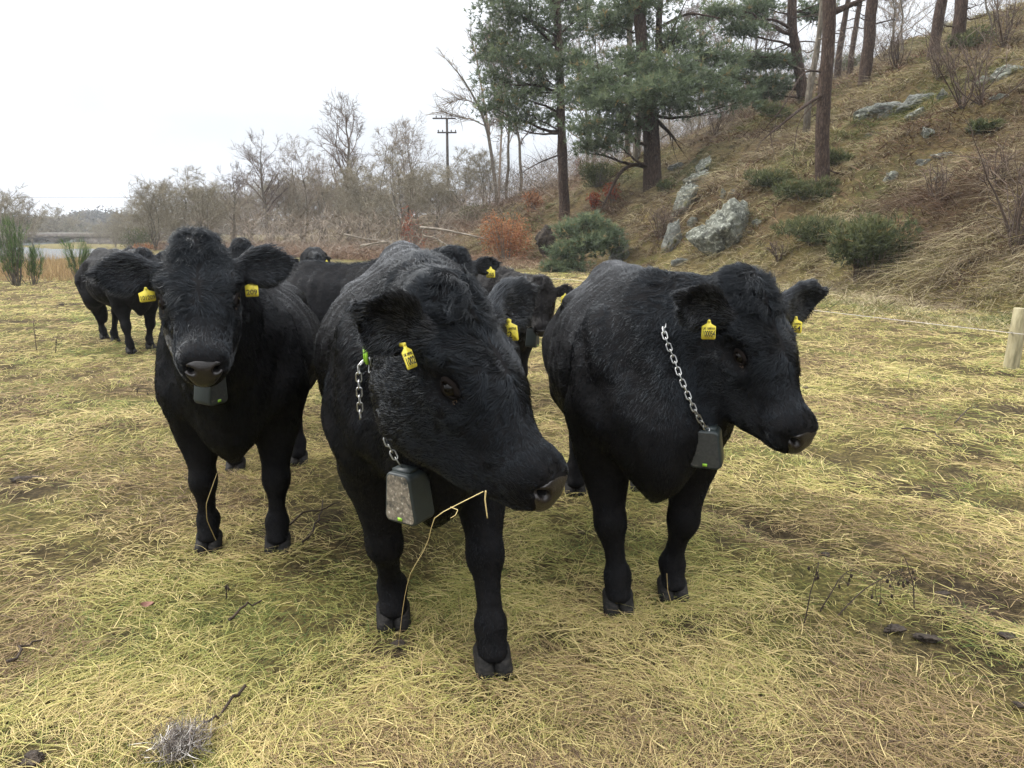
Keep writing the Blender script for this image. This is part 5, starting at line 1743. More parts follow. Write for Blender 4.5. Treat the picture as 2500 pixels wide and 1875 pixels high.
        g.add(SV + c, np.stack([i * 16 + j, (i + 1) * 16 + j, (i + 1) * 16 + (j + 1) % 16, i * 16 + (j + 1) % 16], 1))
        g.build('eye', M_EYE, root)
        g = Geo()
        an = np.linspace(0, 2 * math.pi, 25)
        # almond of the lids, the upper lid heavier
        ring = c + out * .0165 * hs + (np.cos(an) * .0265 * hs)[:, None] * fx + (np.sin(an) * np.where(np.sin(an) > 0, .0095, .0150) * hs)[:, None] * fz
        g.tube(ring, np.where(np.sin(an) > 0, .0085, .0042) * hs, 7, caps=False)
        lid = g.build('eyelid', M_LID, root)
        g = Geo()
        for q in range(9):
            p0 = c + out * .015 * hs + fx * (.026 + .012 * r_.random()) * hs + fz * (-.004 - .012 * r_.random()) * hs
            p0 = p0 - v.grad(p0[None])[0] * (v(p0[None])[0] - .006)
            g.box(p0, r_.uniform(.0008, .0018, 3) * hs)
        if fur > 40000:
            g.build('tear_stain', M_TEAR, root)
    # ear tags
    for k, (ei, tg) in enumerate(zip(ear_info, tags)):
        if not tg:
            continue
        E0, ax, wv, nn, Le, we = ei
        s = 1 if k == 0 else -1
        plate, prints = tag_mesh(tg['text'], tg.get('small'), tg.get('w', .06), tg.get('h', .072))
        o = link('ear_tag', plate, root)
        down = (W.T @ np.array((0, 0, -1.0)))
        base = E0 + ax * Le * tg.get('at', .5) + nn * (tg.get('out', .026) * hs) + down * tg.get('drop', .02)
        fc = unit(W.T @ np.array(tg['face'], float))
        dn = unit(W.T @ np.array(tg.get('down', (0, 0, -1.0))))
        yv = -fc
        yv = unit(yv - dn * (yv @ dn))
        zv = -dn
        xv = np.cross(yv, zv)
        Mx = Matrix([[xv[i], yv[i], zv[i], base[i]] for i in range(3)] + [[0, 0, 0, 1]])
        o.matrix_local = Mx
        for d in prints:
            link('tag_number', d, o)
        g = Geo()
        g.tube([base + fc * .003 - dn * .002, base - fc * .012], [.005, .005], 10)
        g.build('tag_stud', M_YEL, root)
    # ---------------- fur
    if fur:
        A = V[Q]
        cr = np.cross(A[:, 2] - A[:, 0], A[:, 3] - A[:, 1])
        area = np.linalg.norm(cr, axis=1) * .5
        fn = unit(cr)
        cen = A.mean(1)
        cw = cen @ W.T + loc
        nw = fn @ W.T
        view = unit(np.array((0, 0, CAM_H)) - cw)
        facing = (nw * view).sum(1)
        wgt = area * np.clip(.25 + (facing + .35) * 1.5, .06, 1.0)
        hq = (cen - H0) @ HR / hs
        is_head = (hq[:, 0] > -.15) & (hq[:, 0] < .6) & (np.abs(hq[:, 1]) < .35) & (hq[:, 2] > -.3) & (hq[:, 2] < .15)
        wgt = wgt * np.where(is_head, 2.6, 1.0) * np.where(cen[:, 2] < .35 * S, .8, 1.0)
        pr = wgt / wgt.sum()
        fi = r_.choice(len(Q), fur, p=pr)
        a, b = r_.random(fur), r_.random(fur)
        P = A[fi, 0] * ((1 - a) * (1 - b))[:, None] + A[fi, 1] * (a * (1 - b))[:, None] + A[fi, 2] * (a * b)[:, None] + A[fi, 3] * ((1 - a) * b)[:, None]
        VN = vnormals(V, Q)[Q[fi]]
        Nn = unit(VN[:, 0] * ((1 - a) * (1 - b))[:, None] + VN[:, 1] * (a * (1 - b))[:, None] + VN[:, 2] * (a * b)[:, None] + VN[:, 3] * ((1 - a) * b)[:, None])
        # region weights
        regs = ('body', 'neck', 'leg', 'head', 'ear')
        dist = {r: np.full(fur, 9.0) for r in regs}
        flow = np.zeros((fur, 3))
        wsum = np.zeros(fur)
        for p in v.p:
            if p[7]:
                continue
            d = v.one(p, np.asarray(P, np.float32))
            dist[p[5]] = np.minimum(dist[p[5]], d)
            w = np.exp(-np.clip(d, -.02, 1) / .025)
            flow += w[:, None] * unit(p[6])
            wsum += w
        flow /= wsum[:, None] + 1e-9
        reg = np.argmin(np.stack([dist[r] for r in regs]), 0)
        hp = (P - H0) @ HR / hs
        top = np.clip(1 - np.sqrt(((hp[:, 0] + .01) / .10) ** 2 + (hp[:, 1] / .11) ** 2 + ((hp[:, 2]) / .11) ** 2), 0, 1)
        top = np.where((reg == 4), 0, np.clip(top * 2.2, 0, 1))
        face = (reg == 3)
        # whorl on the forehead: hair radiates from it
        wh = np.stack([hp[:, 0] - .18, hp[:, 1] * 1.3, np.zeros(fur)], 1)
        rad = unit(wh + np.stack([.02 * np.sin(hp[:, 1] * 60), .03 * np.sign(hp[:, 1]), 0 * hp[:, 0]], 1)) @ HR.T
        fm = face & (hp[:, 2] > -.13) & (hp[:, 0] < .40)
        flow = np.where(fm[:, None], rad * .9 + flow * .1, flow)
        nose = face & (hp[:, 0] > .40)
        flow = np.where(nose[:, None], (-HR[:, 0] * .8 - HR[:, 2] * .4)[None], flow)
        tk = unit(np.stack([.25 - hp[:, 0] * 1.0, np.sign(hp[:, 1]) * .35 + hp[:, 1] * 5, .25 + 0 * hp[:, 0]], 1)) @ HR.T
        flow = flow * (1 - top[:, None]) + tk * top[:, None]
        if True:                                            # hair on the ears: outward, fringe hanging below
            for E0, ax, wv, nn, Le, we in ear_info:
                q = P - E0
                on = (reg == 4) & ((q @ ax) > 0) & (np.linalg.norm(q, axis=1) < .45 * hs)
                dn = np.array((0, 0, -1.0))
                flow = np.where(on[:, None], ax * .9 + wv * ((q @ wv) / we)[:, None] * .7 + dn * .3, flow)
        length = np.array((.018, .030, .008, .016, .016))[reg]
        length = np.where(nose, .011, length)
        length = np.where(face & (hp[:, 0] < .27) & (hp[:, 2] > -.12), .030, length)
        for s in (1, -1):
            q = hp - np.array((.174, s * .125, -.074))
            length = np.where(np.linalg.norm(q, axis=1) < .055, .008, length)
        tipe = np.zeros(fur)
        for E0, ax, wv, nn, Le, we in ear_info:
            q = P - E0
            on = (reg == 4)
            tipe = np.where(on, np.maximum(tipe, np.clip(np.abs(q @ wv) / we, 0, 1) ** 3 * (np.linalg.norm(q, axis=1) < .4)), tipe)
            tipe = np.where(on & ((q @ ax) > Le * .85) & (np.linalg.norm(q, axis=1) < .4), 1, tipe)
        length = length * (1 + .9 * tipe) + top * .032
        spine = np.exp(-((P[:, 1] / .05) ** 2)) * (P[:, 2] > 1.1 * S) * (P[:, 0] < .1) * (P[:, 0] > -.6)
        length = length * (1 + .8 * spine)
        length = length * (.7 + .6 * r_.random(fur))
        # direction jitter that neighbours share (clumps and licks)
        def vec_noise(sc, sd):
            return np.stack([vnoise(P / sc + 31.7 * i, sd + i) - .5 for i in range(3)], 1)
        jit = vec_noise(.06, seed * 3) * 1.0 + vec_noise(.02, seed * 5) * 1.3
        strong = np.where(top > .1, 1.7, np.where(reg == 1, .9, np.where(face, 1.2, np.where(reg == 4, .5, .6))))
        flow = unit(flow) + jit * strong[:, None] + r_.normal(0, .07, (fur, 3))
        tan = unit(flow - Nn * (flow * Nn).sum(1, keepdims=True))
        lift = np.where(top > .1, .38, np.where(reg == 4, .18, np.where(reg == 1, .2, .12)))
        lift = lift + (vnoise(P / .022, seed + 40) - .5) * np.where(face, .25, .35) + r_.normal(0, .08, fur)
        lift = np.clip(lift + .5 * spine, .05, 1.3)
        K = 5
        t = np.linspace(0, 1, K)
        bend = np.clip(lift, 0, None)[:, None] * (1 - t[None] * .75)
        curl = np.where(top > .1, 1.0, 0.25)[:, None, None]
        side = np.cross(Nn, tan)
        ph = vnoise(P / .03, seed + 60)[:, None] * 12
        step = (length / (K - 1))[:, None, None]
        dirs = tan[:, None] * np.cos(bend)[..., None] + Nn[:, None] * np.sin(bend)[..., None]
        dirs = dirs + side[:, None] * (np.sin(ph + t[None] * 5.5) * .55)[..., None] * curl - np.array((0, 0, .35)) * (t[None, :, None] ** 1.5) * (top[:, None, None] * 1.2 + .25)
        X = np.cumsum(unit(dirs) * step, 1)
        X = np.concatenate([P[:, None] - Nn[:, None] * .002, P[:, None] + X[:, :-1]], 1)
        keep = np.ones(fur, bool)
        for s in (1, -1):
            q = hp - np.array((.174, s * .13, -.074))
            keep &= ~((np.sqrt((q[:, 0] / .037) ** 2 + (q[:, 2] / .027) ** 2) < 1) & (np.abs(q[:, 1]) < .05))
        keep &= nose_k(hp) > .04
        keep &= P[:, 2] > .07 * S
        bas = np.where(face & (hp[:, 0] > .3), .0005, .0007) * fur_w
        rr = bas[:, None] * np.array((1, .95, .8, .55, .15))[None] * (.7 + .6 * r_.random(fur))[:, None]
        dv = np.clip((Nn[:, 2] - .30) * 1.8, 0, 1) * np.clip((-.45 * S - P[:, 0]) / (.35 * S), 0, 1) * (reg == 0) * np.clip(fbm(P / .05, seed + 70) * 2.2 - .5, 0, 1) * dew  # sky sheen painted as pale grey on upward-facing back fur
        dv = np.maximum(dv * (.4 + .6 * r_.random(fur)), .24 * tipe * r_.random(fur) + .14 * (reg == 4) * (r_.random(fur) < .3))  # ear hairs painted paler too, mostly the fringe, as rim light
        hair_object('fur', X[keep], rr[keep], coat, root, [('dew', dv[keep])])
    root['_'] = 0
    del root['_']
    return dict(feet_w=[tuple((np.array((f[0], f[1], 0)) @ W.T + loc)[:2]) for f in feet], root=root, vol=v, W=W, loc=loc, H0=H0, HR=HR, hs=hs, S=S, Hp=Hp, to_l=to_l)
def feet_local(loc, heading, world):
    hx = unit(np.array((heading[0], heading[1], 0.0)))
    r = []
    for w in world:
        d = np.array((w[0] - loc[0], w[1] - loc[1]))
        r.append((float(d @ hx[:2]), float(d @ np.array((-hx[1], hx[0])))))
    return r

def cow_at(name, label, front, heading, S, poll, nose, world_front=None, hind=None, **kw):
    """front: ground point between the fore feet."""
    hx = unit(np.array((heading[0], heading[1], 0.0)))
    loc = np.array((front[0], front[1])) - hx[:2] * .04 * S
    ff = feet_local(loc, heading, world_front) if world_front else [(.04 * S, .16 * S), (.02 * S, -.16 * S)]
    hf = feet_local(loc, heading, hind) if hind else [(-1.33 * S, .19 * S), (-1.26 * S, -.19 * S)]
    return make_cow(name, label, loc, heading, S, poll, np.asarray(nose) - np.asarray(poll), ff + hf, hs=kw.pop('hs', np.linalg.norm(np.asarray(nose) - np.asarray(poll)) / .507), **kw)

HERD = {}
def tocam(p):
    return unit(np.array((0, 0, CAM_H)) - np.asarray(p))

# middle cow, nearest, head swung to her left
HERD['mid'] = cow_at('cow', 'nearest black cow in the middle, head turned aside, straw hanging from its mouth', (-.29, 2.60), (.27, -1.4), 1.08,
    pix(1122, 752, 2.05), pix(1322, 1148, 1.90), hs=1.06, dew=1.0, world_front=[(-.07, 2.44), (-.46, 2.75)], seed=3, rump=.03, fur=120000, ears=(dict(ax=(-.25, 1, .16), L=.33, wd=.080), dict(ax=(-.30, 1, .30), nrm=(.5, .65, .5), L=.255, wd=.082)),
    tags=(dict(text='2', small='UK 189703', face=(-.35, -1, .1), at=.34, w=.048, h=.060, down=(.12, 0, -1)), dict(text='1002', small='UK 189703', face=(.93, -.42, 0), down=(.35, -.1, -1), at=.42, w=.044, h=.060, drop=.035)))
# left cow, looking straight at the camera
HERD['left'] = cow_at('cow', 'black cow looking straight at the camera, yellow ear tag 209', (-1.28, 3.46), (.22, -.98), 1.0,
    pix(480, 622, 2.74), pix(498, 905, 2.46), world_front=[(-1.115, 3.45), (-1.45, 3.47)], seed=5, fur=100000, ears=(dict(ax=(-.16, 1, .08), L=.27, wd=.082), dict(ax=(-.04, 1, -.02), L=.27, wd=.082)),
    tags=(dict(text='209', small='', face=(.3, -1, .1), at=.30, drop=.05, w=.045, h=.054, down=(.02, 0, -1)), dict(text='101209', small='', face=(.5, -1, .1), at=.28, drop=.055, w=.052, h=.044, down=(.1, 0, -1))))
# right cow
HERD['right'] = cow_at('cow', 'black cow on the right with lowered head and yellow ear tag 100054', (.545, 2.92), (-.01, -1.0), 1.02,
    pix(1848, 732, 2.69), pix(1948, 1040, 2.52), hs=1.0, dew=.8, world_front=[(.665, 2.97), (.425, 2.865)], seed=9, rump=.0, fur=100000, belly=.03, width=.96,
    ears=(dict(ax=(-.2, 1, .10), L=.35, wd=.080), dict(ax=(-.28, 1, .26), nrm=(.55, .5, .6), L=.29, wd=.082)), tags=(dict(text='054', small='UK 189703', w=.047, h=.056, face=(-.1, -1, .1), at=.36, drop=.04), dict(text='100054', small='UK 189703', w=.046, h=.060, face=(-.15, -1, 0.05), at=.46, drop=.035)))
# ------------------------------------------------------------------ collars: chain, tracker box, green clip
M_STEEL = noise_mat('galvanised steel', [(0.3, (0.28, 0.28, 0.28)), (0.7, (0.55, 0.55, 0.54))], 60, rough=0.32, metal=1.0)
M_BOX = noise_mat('dark green grey plastic', [(0.3, (0.012, 0.018, 0.019)), (0.7, (0.022, 0.030, 0.031))], 18, rough=0.5, bump=0.0006, bscale=300, spec=0.4)
def dusty(name, amount):
    m, t, b = mat_new(name)
    tc = nod(t, 'ShaderNodeTexCoord')
    n1 = nod(t, 'ShaderNodeTexNoise', Scale=26.0, Detail=8.0, Roughness=0.7)
    n2_ = nod(t, 'ShaderNodeTexNoise', Scale=120.0, Detail=3.0)
    for n in (n1, n2_):
        t.links.new(tc.outputs['Object'], n.inputs['Vector'])
    mr = nod(t, 'ShaderNodeMapRange')
    mr.inputs['From Min'].default_value, mr.inputs['From Max'].default_value = amount, amount + 0.14
    t.links.new(n1.outputs['Fac'], mr.inputs['Value'])
    mx = nod(t, 'ShaderNodeMix', data_type='RGBA')
    t.links.new(mr.outputs[0], mx.inputs[0])
    t.links.new(ramp(t, n2_.outputs['Fac'], [(0.35, (0.014, 0.016, 0.016)), (0.7, (0.03, 0.032, 0.03))]), mx.inputs[6])
    t.links.new(ramp(t, n2_.outputs['Fac'], [(0.35, (0.10, 0.085, 0.065)), (0.65, (0.22, 0.19, 0.15)), (0.72, (0.5, 0.47, 0.42))]), mx.inputs[7])
    t.links.new(mx.outputs[2], b.inputs['Base Color'])
    b.inputs['Roughness'].default_value = 0.6
    return m
M_DUST, M_DUST2 = dusty('muddy solar face', 0.36), dusty('dusty solar face', 0.60)
M_GREEN, _t, _b = mat_new('lime green clip')
_b.inputs['Base Color'].default_value = (0.22, 0.42, 0.03, 1)
_b.inputs['Roughness'].default_value = 0.4

def link_mesh():
    g = Geo()
    a = np.linspace(0, 2 * math.pi, 17)[:-1]
    P = np.stack([np.sign(np.cos(a)) * .0075 + np.cos(a) * .0075, np.sin(a) * .0085, 0 * a], 1)
    P = np.concatenate([P, P[:2]])
    g.tube(P, .0024, 6, caps=False)
    return g.mesh('link', M_STEEL)
LINK = link_mesh()

def lay_chain(path, parent, pitch=.0225):
    """Links along a polyline, each one an object, turned a quarter against the last."""
    path = np.asarray(path)
    s = np.concatenate([[0], np.cumsum(np.linalg.norm(np.diff(path, axis=0), axis=1))])
    n = max(2, int(s[-1] / pitch))
    q = np.linspace(0, s[-1], n + 1)
    P = np.stack([np.interp(q, s, path[:, i]) for i in range(3)], 1)
    for k in range(n):
        x = unit(P[k + 1] - P[k])
        y = unit(np.cross((0.3, 0.2, 1.0), x))
        z = np.cross(x, y)
        a = math.pi / 4 + (math.pi / 2 if k % 2 else 0)
        y, z = y * math.cos(a) + z * math.sin(a), z * math.cos(a) - y * math.sin(a)
        c = (P[k] + P[k + 1]) / 2
        o = link('link', LINK, parent)
        o.matrix_local = Matrix([[x[i], y[i], z[i], c[i]] for i in range(3)] + [[0, 0, 0, 1]])

def tracker(parent, M, w=.10, hgt=.15, th=.085, face=None):
    """Tracker box: a trapezium seen from its broad side, narrower at the top, rounded edges. Local x across, y thickness, z up, top at 0."""
    def outline(wt, wb, h_, r, n=5):
        cs = [(wb / 2 - r, -h_ + r, -90), (wt / 2 - r, -r, 0), (-wt / 2 + r, -r, 90), (-wb / 2 + r, -h_ + r, 180)]
        return np.array([(cx + r * math.cos(math.radians(a0 + q * 90 / n)), cz + r * math.sin(math.radians(a0 + q * 90 / n))) for cx, cz, a0 in cs for q in range(n + 1)])
    g = Geo()
    rings = []
    for y, inset in ((-th / 2, .006), (-th / 2 + .003, .002), (-th / 2 + .008, 0), (th / 2 - .008, 0), (th / 2 - .003, .002), (th / 2, .006)):
        o = outline(w * .78 - 2 * inset, w - 2 * inset, hgt - inset, .02)
        rings.append(np.stack([o[:, 0], np.full(len(o), y), o[:, 1] - inset * .5], 1))
    m = len(rings[0])
    V = np.concatenate(rings)
    i, j = np.meshgrid(np.arange(len(rings) - 1), np.arange(m), indexing='ij')
    i, j = i.ravel(), j.ravel()
    k = (j + 1) % m
    g.add(V, np.stack([i * m + j, i * m + k, (i + 1) * m + k, (i + 1) * m + j], 1))
    c0 = g.n
    g.add([rings[0].mean(0), rings[-1].mean(0)], np.zeros((0, 3), int))
    jj = np.arange(m)
    g.T.append(np.stack([np.full(m, c0), (jj + 1) % m, jj], 1))
    g.T.append(np.stack([np.full(m, c0 + 1), (len(rings) - 1) * m + jj, (len(rings) - 1) * m + (jj + 1) % m], 1))
    box = g.build('tracker_box', M_BOX, parent, smooth=False)
    box.matrix_local = M
    for s in (-1, 1):
        g = Geo()
        o = outline(w * .78 - .018, w - .018, hgt - .014, .014)
        y0 = s * (th / 2 + .0012)
        V = np.concatenate([np.stack([o[:, 0], np.full(len(o), y0), o[:, 1] - .006], 1), [(0, y0, -hgt / 2)]])
        T = np.stack([np.full(m, m), jj, (jj + 1) % m], 1)
        g.add(V, T[:, ::-1] if s < 0 else T)
        link('solar_face', g.mesh('solar_face', face or M_DUST, smooth=False), box)
        g = Geo()
        g.box((0, s * (th / 2 + .0005), -hgt + .016), (.008, .003, .005))
        link('status_light', g.mesh('status_light', M_GREEN, smooth=False), box)
    g = Geo()
    g.box((0, 0, .002), (w * .26, th * .32, .006))
    link('chain_mount', g.mesh('chain_mount', M_BOX, smooth=False), box)
    return box

def collar(cow, label, at, box_yaw, group='chain collars on the cattle', hang=.05, tail=0, clip_ang=None, face=None, tilt=0.0, lean=0.0, dims=(.10, .15, .085), shift=(0, 0, 0), sink=0.0):
    """Chain round the neck: `at` 0..1 from withers to head. The loop is found on the neck itself."""
    v, W, loc, S = cow['vol'], cow['W'], cow['loc'], cow['S']
    top = np.array((-.05 * S, 0, 1.08 * S)) * (1 - at) + cow['Hp'](-.05, 0, -.08) * at
    bot = np.array((.20 * S, 0, .80 * S)) * (1 - at) + cow['Hp'](.02, 0, -.33) * at
    cen = top * .5 + bot * .5
    n = unit(np.array((cow['Hp'](.05, 0, -.16)) - np.array((.03 * S, 0, .95 * S))))
    dn = np.array((lean, 0, -1.0)) + n * tilt
    ey = unit(np.cross(dn, n))
    ez = unit(dn - ey * (dn @ ey))
    if abs(tilt) < 1e-6:
        ez = unit(ez - n * (ez @ n))
    A = np.linspace(-math.pi, math.pi, 73)
    pts = []
    for a in A:
        d = ez * math.cos(a) + ey * math.sin(a)
        t = np.arange(.02, .75, .004)
        f = v(cen + t[:, None] * d)
        inside = np.flatnonzero(f < .012)
        tt = t[inside[0]:] if len(inside) else t
        ff = f[inside[0]:] if len(inside) else f
        out = np.flatnonzero(ff > .015)
        r = tt[out[0]] if len(out) else .3
        pts.append(cen + d * (r - sink - .045 * np.clip((abs(a) - 1.95) / .4, 0, 1)))
    P = np.array(pts)
    w = np.exp(-(A / .5) ** 2)
    low = P[len(A) // 2] + np.array((0, 0, -hang)) + np.asarray(shift)
    P = P * (1 - w[:, None]) + (P * .25 + low * .75) * w[:, None]
    root = link('tracking_collar', None, None, loc, cow['root'].rotation_euler)
    tag(root, label, 'collar', group)
    half = len(A) // 2
    gap = 2
    lay_chain(P[:half - gap + 1], root)
    lay_chain(P[half + gap:], root)
    by = cow['root'].rotation_euler[2]
    mid = (P[half - gap] + P[half + gap]) / 2
    Rm = Matrix.Rotation(box_yaw - by, 4, 'Z') @ Matrix.Rotation(.06, 4, 'X')
    Rm.translation = Vector(tuple(mid + np.array((0, 0, -.004))))
    tracker(root, Rm, *dims, face=face)
    if clip_ang is not None:
        i = int((clip_ang + math.pi) / (2 * math.pi) * 72)
        p, q = P[i], P[i + 2]
        nrm = -unit(cen - p)
        d = unit(q - p)
        x = np.cross(nrm, d)
        g = Geo()
        R = np.stack([x, d, nrm], 1)
        g.box(p + nrm * .012, (.016, .03, .004), R)
        g.box(p + nrm * .019, (.012, .024, .003), R)
        link('green_clip', g.mesh('green_clip', M_GREEN, smooth=False), root)
        if tail:
            s0 = p + nrm * .022 - d * .02
            path = [s0, s0 + nrm * .012 + np.array((0, 0, -.01))] + [s0 + nrm * .016 + np.array((0, 0, -.02 - .02 * k)) for k in range(tail)]
            path = np.array(path)
            # keep the loose end outside the coat
            for k in range(2, len(path)):
                f = v(path[k][None])[0]
                if f < .03:
                    path[k] = path[k] + nrm * (.03 - f)
            lay_chain(path, root)
    return root

collar(HERD['mid'], 'chain collar with mud-caked grey tracker box under the nearest cow', .62, math.radians(-33), tail=9, clip_ang=1.75, hang=-.09, dims=(.125, .16, .09), shift=(.0, -.075, 0))
collar(HERD['right'], 'chain collar with clean dark tracker box on the cow tagged 100054', .58, math.radians(-20), face=M_DUST2, hang=-.07, shift=(.17, -.17, .02), dims=(.118, .14, .09))
collar(HERD['left'], 'chain collar with tracker box below the chin of the cow tagged 209', .72, math.radians(65), hang=-.02, face=M_DUST2, sink=.04)
# ------------------------------------------------------------------ the cattle behind
def tg(text, face, at=.45, **k):
    d = dict(text=text, small='', face=face, at=at, w=.06, h=.07)
    d.update(k)
    return d
# far left, standing half turned
f4 = [pixg(368, 852), pixg(320, 862)]
HERD['far'] = cow_at('cow', 'black cow farther off at the left, standing half turned near the river', ((f4[0] + f4[1]) / 2)[:2], (.68, -.73), .96,
    pix(352, 622, 8.95), pix(395, 690, 8.75), world_front=[f4[0][:2], f4[1][:2]], hind=[pixg(282, 836)[:2], pixg(255, 828)[:2]], seed=21, h=.019, fur=26000, fur_w=2.0, hs=.92, roll=.15)
HERD['peek'] = cow_at('cow', 'black cow of which only the poll and one ear show behind the 209 cow', (-3.0, 8.9), (.15, -1), .98, pix(588, 602, 8.3), pix(592, 690, 8.1), seed=22, h=.022, fur=16000, fur_w=2.4, hs=.95)
HERD['tiny'] = cow_at('cow', 'most distant black cow, small head facing the camera', (-4.75, 18.4), (.1, -1), .82, pix(776, 628, 17.8), pix(778, 668, 17.6), seed=23, h=.026, fur=9000, fur_w=3.5, hs=.85, tags=(tg('', (0, -1, 0)), None))
HERD['back'] = cow_at('cow', 'black cow standing sideways behind the nearest cow, one yellow tag below its ear', (-.86, 5.75), (.95, -.30), .97, pix(1112, 632, 5.35), pix(1135, 745, 5.15), seed=24, h=.018, fur=34000, fur_w=1.6,
    hs=.95, tags=(tg('055', (-.1, -1, 0), .62), None), coat=None)
HERD['mid2'] = cow_at('cow', 'brownish black cow peering out between the nearest cow and the right cow', (-.06, 6.4), (.36, -.93), .90, pix(1322, 700, 5.75), pix(1322, 812, 5.60), seed=25, h=.0145, fur=40000, fur_w=1.5, coat=M_BROWN_COAT,
    tags=(tg('026', (0, -1, 0), .55), tg('026', (.1, -1, 0), .5)))
collar(HERD['mid2'], 'collar with small dark tracker box under the brownish cow chin', .72, math.radians(70), hang=-.02, face=M_DUST2)
# ------------------------------------------------------------------ matted winter grass on the field
M_GRASS = attr_mat('winter grass', [(0.0, (0.050, 0.034, 0.020)), (0.14, (0.17, 0.11, 0.065)), (0.30, (0.40, 0.30, 0.14)), (0.46, (0.64, 0.53, 0.25)), (0.58, (0.48, 0.42, 0.15)), (0.72, (0.32, 0.315, 0.09)), (0.88, (0.18, 0.215, 0.055)), (1.0, (0.10, 0.17, 0.045))], rough=0.62, spec=0.35, trans=0.22)
rs = np.random.default_rng(555)
def field_blades(n, r0, r1, kind, rs, az0=0.0, az1=43.0):
    r = np.exp(rs.uniform(math.log(r0), math.log(r1), n))
    az = np.radians(rs.uniform(az0, az1, n) * rs.choice([-1, 1], n))
    x, y = r * np.sin(az), r * np.cos(az)
    if kind == 'green':                                     # rooted tufts
        m = n // 11
        j = rs.integers(0, m, n)
        x = x[j] + rs.normal(0, .016, n) * r[j] ** .6
        y = y[j] + rs.normal(0, .016, n) * r[j] ** .6
    k = (foot_dist(x, y) < 1.0) & (river_dist(x, y) > .8)
    bare = np.maximum(mud_at(x, y), .95 * rut_at(x, y) * (n2(x, y, .5, 77, 2) > .38))
    thin = n2(x, y, .55, 201, 3)
    k &= rs.random(n) > np.clip(bare * .8, 0, 1)
    if kind == 'straw':
        k &= rs.random(n) < np.clip((thin - .36) * 6.5, .12, 1)
    elif kind == 'green':
        k &= rs.random(n) < np.clip((n2(x, y, .7, 210, 3) - .36) * 6, .12, 1)
    x, y = x[k], y[k]
    n = len(x)
    r = np.hypot(x, y)
    far = np.clip(r / 3.0, 1, None)
    P0 = np.stack([x, y, ground_z(x, y) - .012 + (rs.random(n) * .035 if kind == 'straw' else 0)], 1)
    lie = n2(x, y, .8, 220, 2) * 9 + n2(x, y, 3.0, 225, 2) * 6
    warm = n2(x, y, .9, 230, 3)
    big = n2(x, y, 4.0, 233, 2)
    brown = np.clip((n2(x, y, .9, 240, 3) - .50) * 8, 0, 1)
    if kind == 'straw':
        a = lie + rs.normal(0, .95, n)
        el = np.abs(rs.normal(.12, .22, n))
        L_ = rs.uniform(.035, .125, n) * (.7 + .6 * thin[k]) * np.where(rs.random(n) < .06, 1.9, 1) * far ** .25
        sw = a + rs.choice([-1.4, 1.4], n) + rs.normal(0, .5, n)
        bend = np.stack([np.cos(sw) * .5, np.sin(sw) * .5, -el * .9 - .06], 1) * rs.uniform(.3, 1.3, (n, 1)) 
        w = rs.uniform(.00035, .0011, n) * far ** .8 * np.where(rs.random(n) < .05, 2.0, 1)
        tone = np.clip(.35 + (warm - .5) * 1.0 + (big - .5) * .5 + rs.normal(0, .15, n), .03, .74)
        tone = np.where(rs.random(n) < brown * .75, np.clip(rs.normal(.2, .07, n), .05, .4), tone)
    elif kind == 'green':
        a = lie + rs.normal(0, 1.4, n)
        el = rs.uniform(.2, 1.3, n)
        L_ = rs.uniform(.025, .07, n) * (.6 + 1.1 * n2(x, y, .45, 260, 2)) * far ** .3
        bend = np.stack([np.cos(a) * .5, np.sin(a) * .5, -rs.uniform(.15, .6, n)], 1)
        w = rs.uniform(.0004, .0010, n) * far ** .8
        tone = np.clip(.70 + (warm - .5) * .7 + rs.normal(0, .14, n), .4, 1.0)
    else:
        a = rs.uniform(0, 6.28, n)
        el = np.abs(rs.normal(0, .3, n))
        L_ = rs.uniform(.03, .10, n) * far ** .3
        bend = np.stack([np.cos(a) * .3, np.sin(a) * .3, -el - .05], 1)
        w = rs.uniform(.0005, .0014, n) * far ** .8
        tone = np.clip(rs.normal(.09, .07, n), 0, .3)
    D = unit(np.stack([np.cos(a) * np.cos(el), np.sin(a) * np.cos(el), np.sin(el)], 1))
    return strands(P0, D, L_, w, tone, bend)

def strands(P0, D, L_, w, tone, bend):
    t = np.linspace(0, 1, 4)
    X = P0[:, None] + D[:, None] * (L_[:, None] * t)[..., None] + bend[:, None] * (L_[:, None] * t ** 2)[..., None]
    return X, w[:, None] * np.array((1, .95, .7, .12))[None], tone
parts_ = [field_blades(32000, 1.2, 9, 'straw', rs, 43, 66), field_blades(32000, 1.2, 9, 'green', rs, 43, 66), field_blades(240000, 1.25, 28, 'straw', rs), field_blades(225000, 1.25, 28, 'green', rs), field_blades(100000, 1.25, 18, 'litter', rs)]
# longer grass left standing round the hooves
fp_ = np.concatenate([np.array(HERD[k]['feet_w']) for k in ('mid', 'left', 'right')])
c_ = np.repeat(fp_, 130, 0)
m_ = len(c_)
an_ = rs.uniform(0, 6.28, m_)
rr_ = rs.uniform(.05, .13, m_)
P0 = np.stack([c_[:, 0] + np.cos(an_) * rr_, c_[:, 1] + np.sin(an_) * rr_, 0 * an_], 1)
P0[:, 2] = ground_z(P0[:, 0], P0[:, 1]) - .01
D = unit(np.stack([np.cos(an_ + 1.2) * .5, np.sin(an_ + 1.2) * .5, rs.uniform(.4, 1.2, m_)], 1))
parts_.append(strands(P0, D, rs.uniform(.04, .11, m_), rs.uniform(.0004, .0012, m_), np.clip(rs.normal(.5, .2, m_), .1, 1), np.stack([np.cos(an_) * .4, np.sin(an_) * .4, -rs.uniform(.1, .6, m_)], 1)))
o = hair_object('grass', np.concatenate([p[0] for p in parts_]), np.concatenate([p[1] for p in parts_]), M_GRASS, None, [('tone', np.concatenate([p[2] for p in parts_]))])
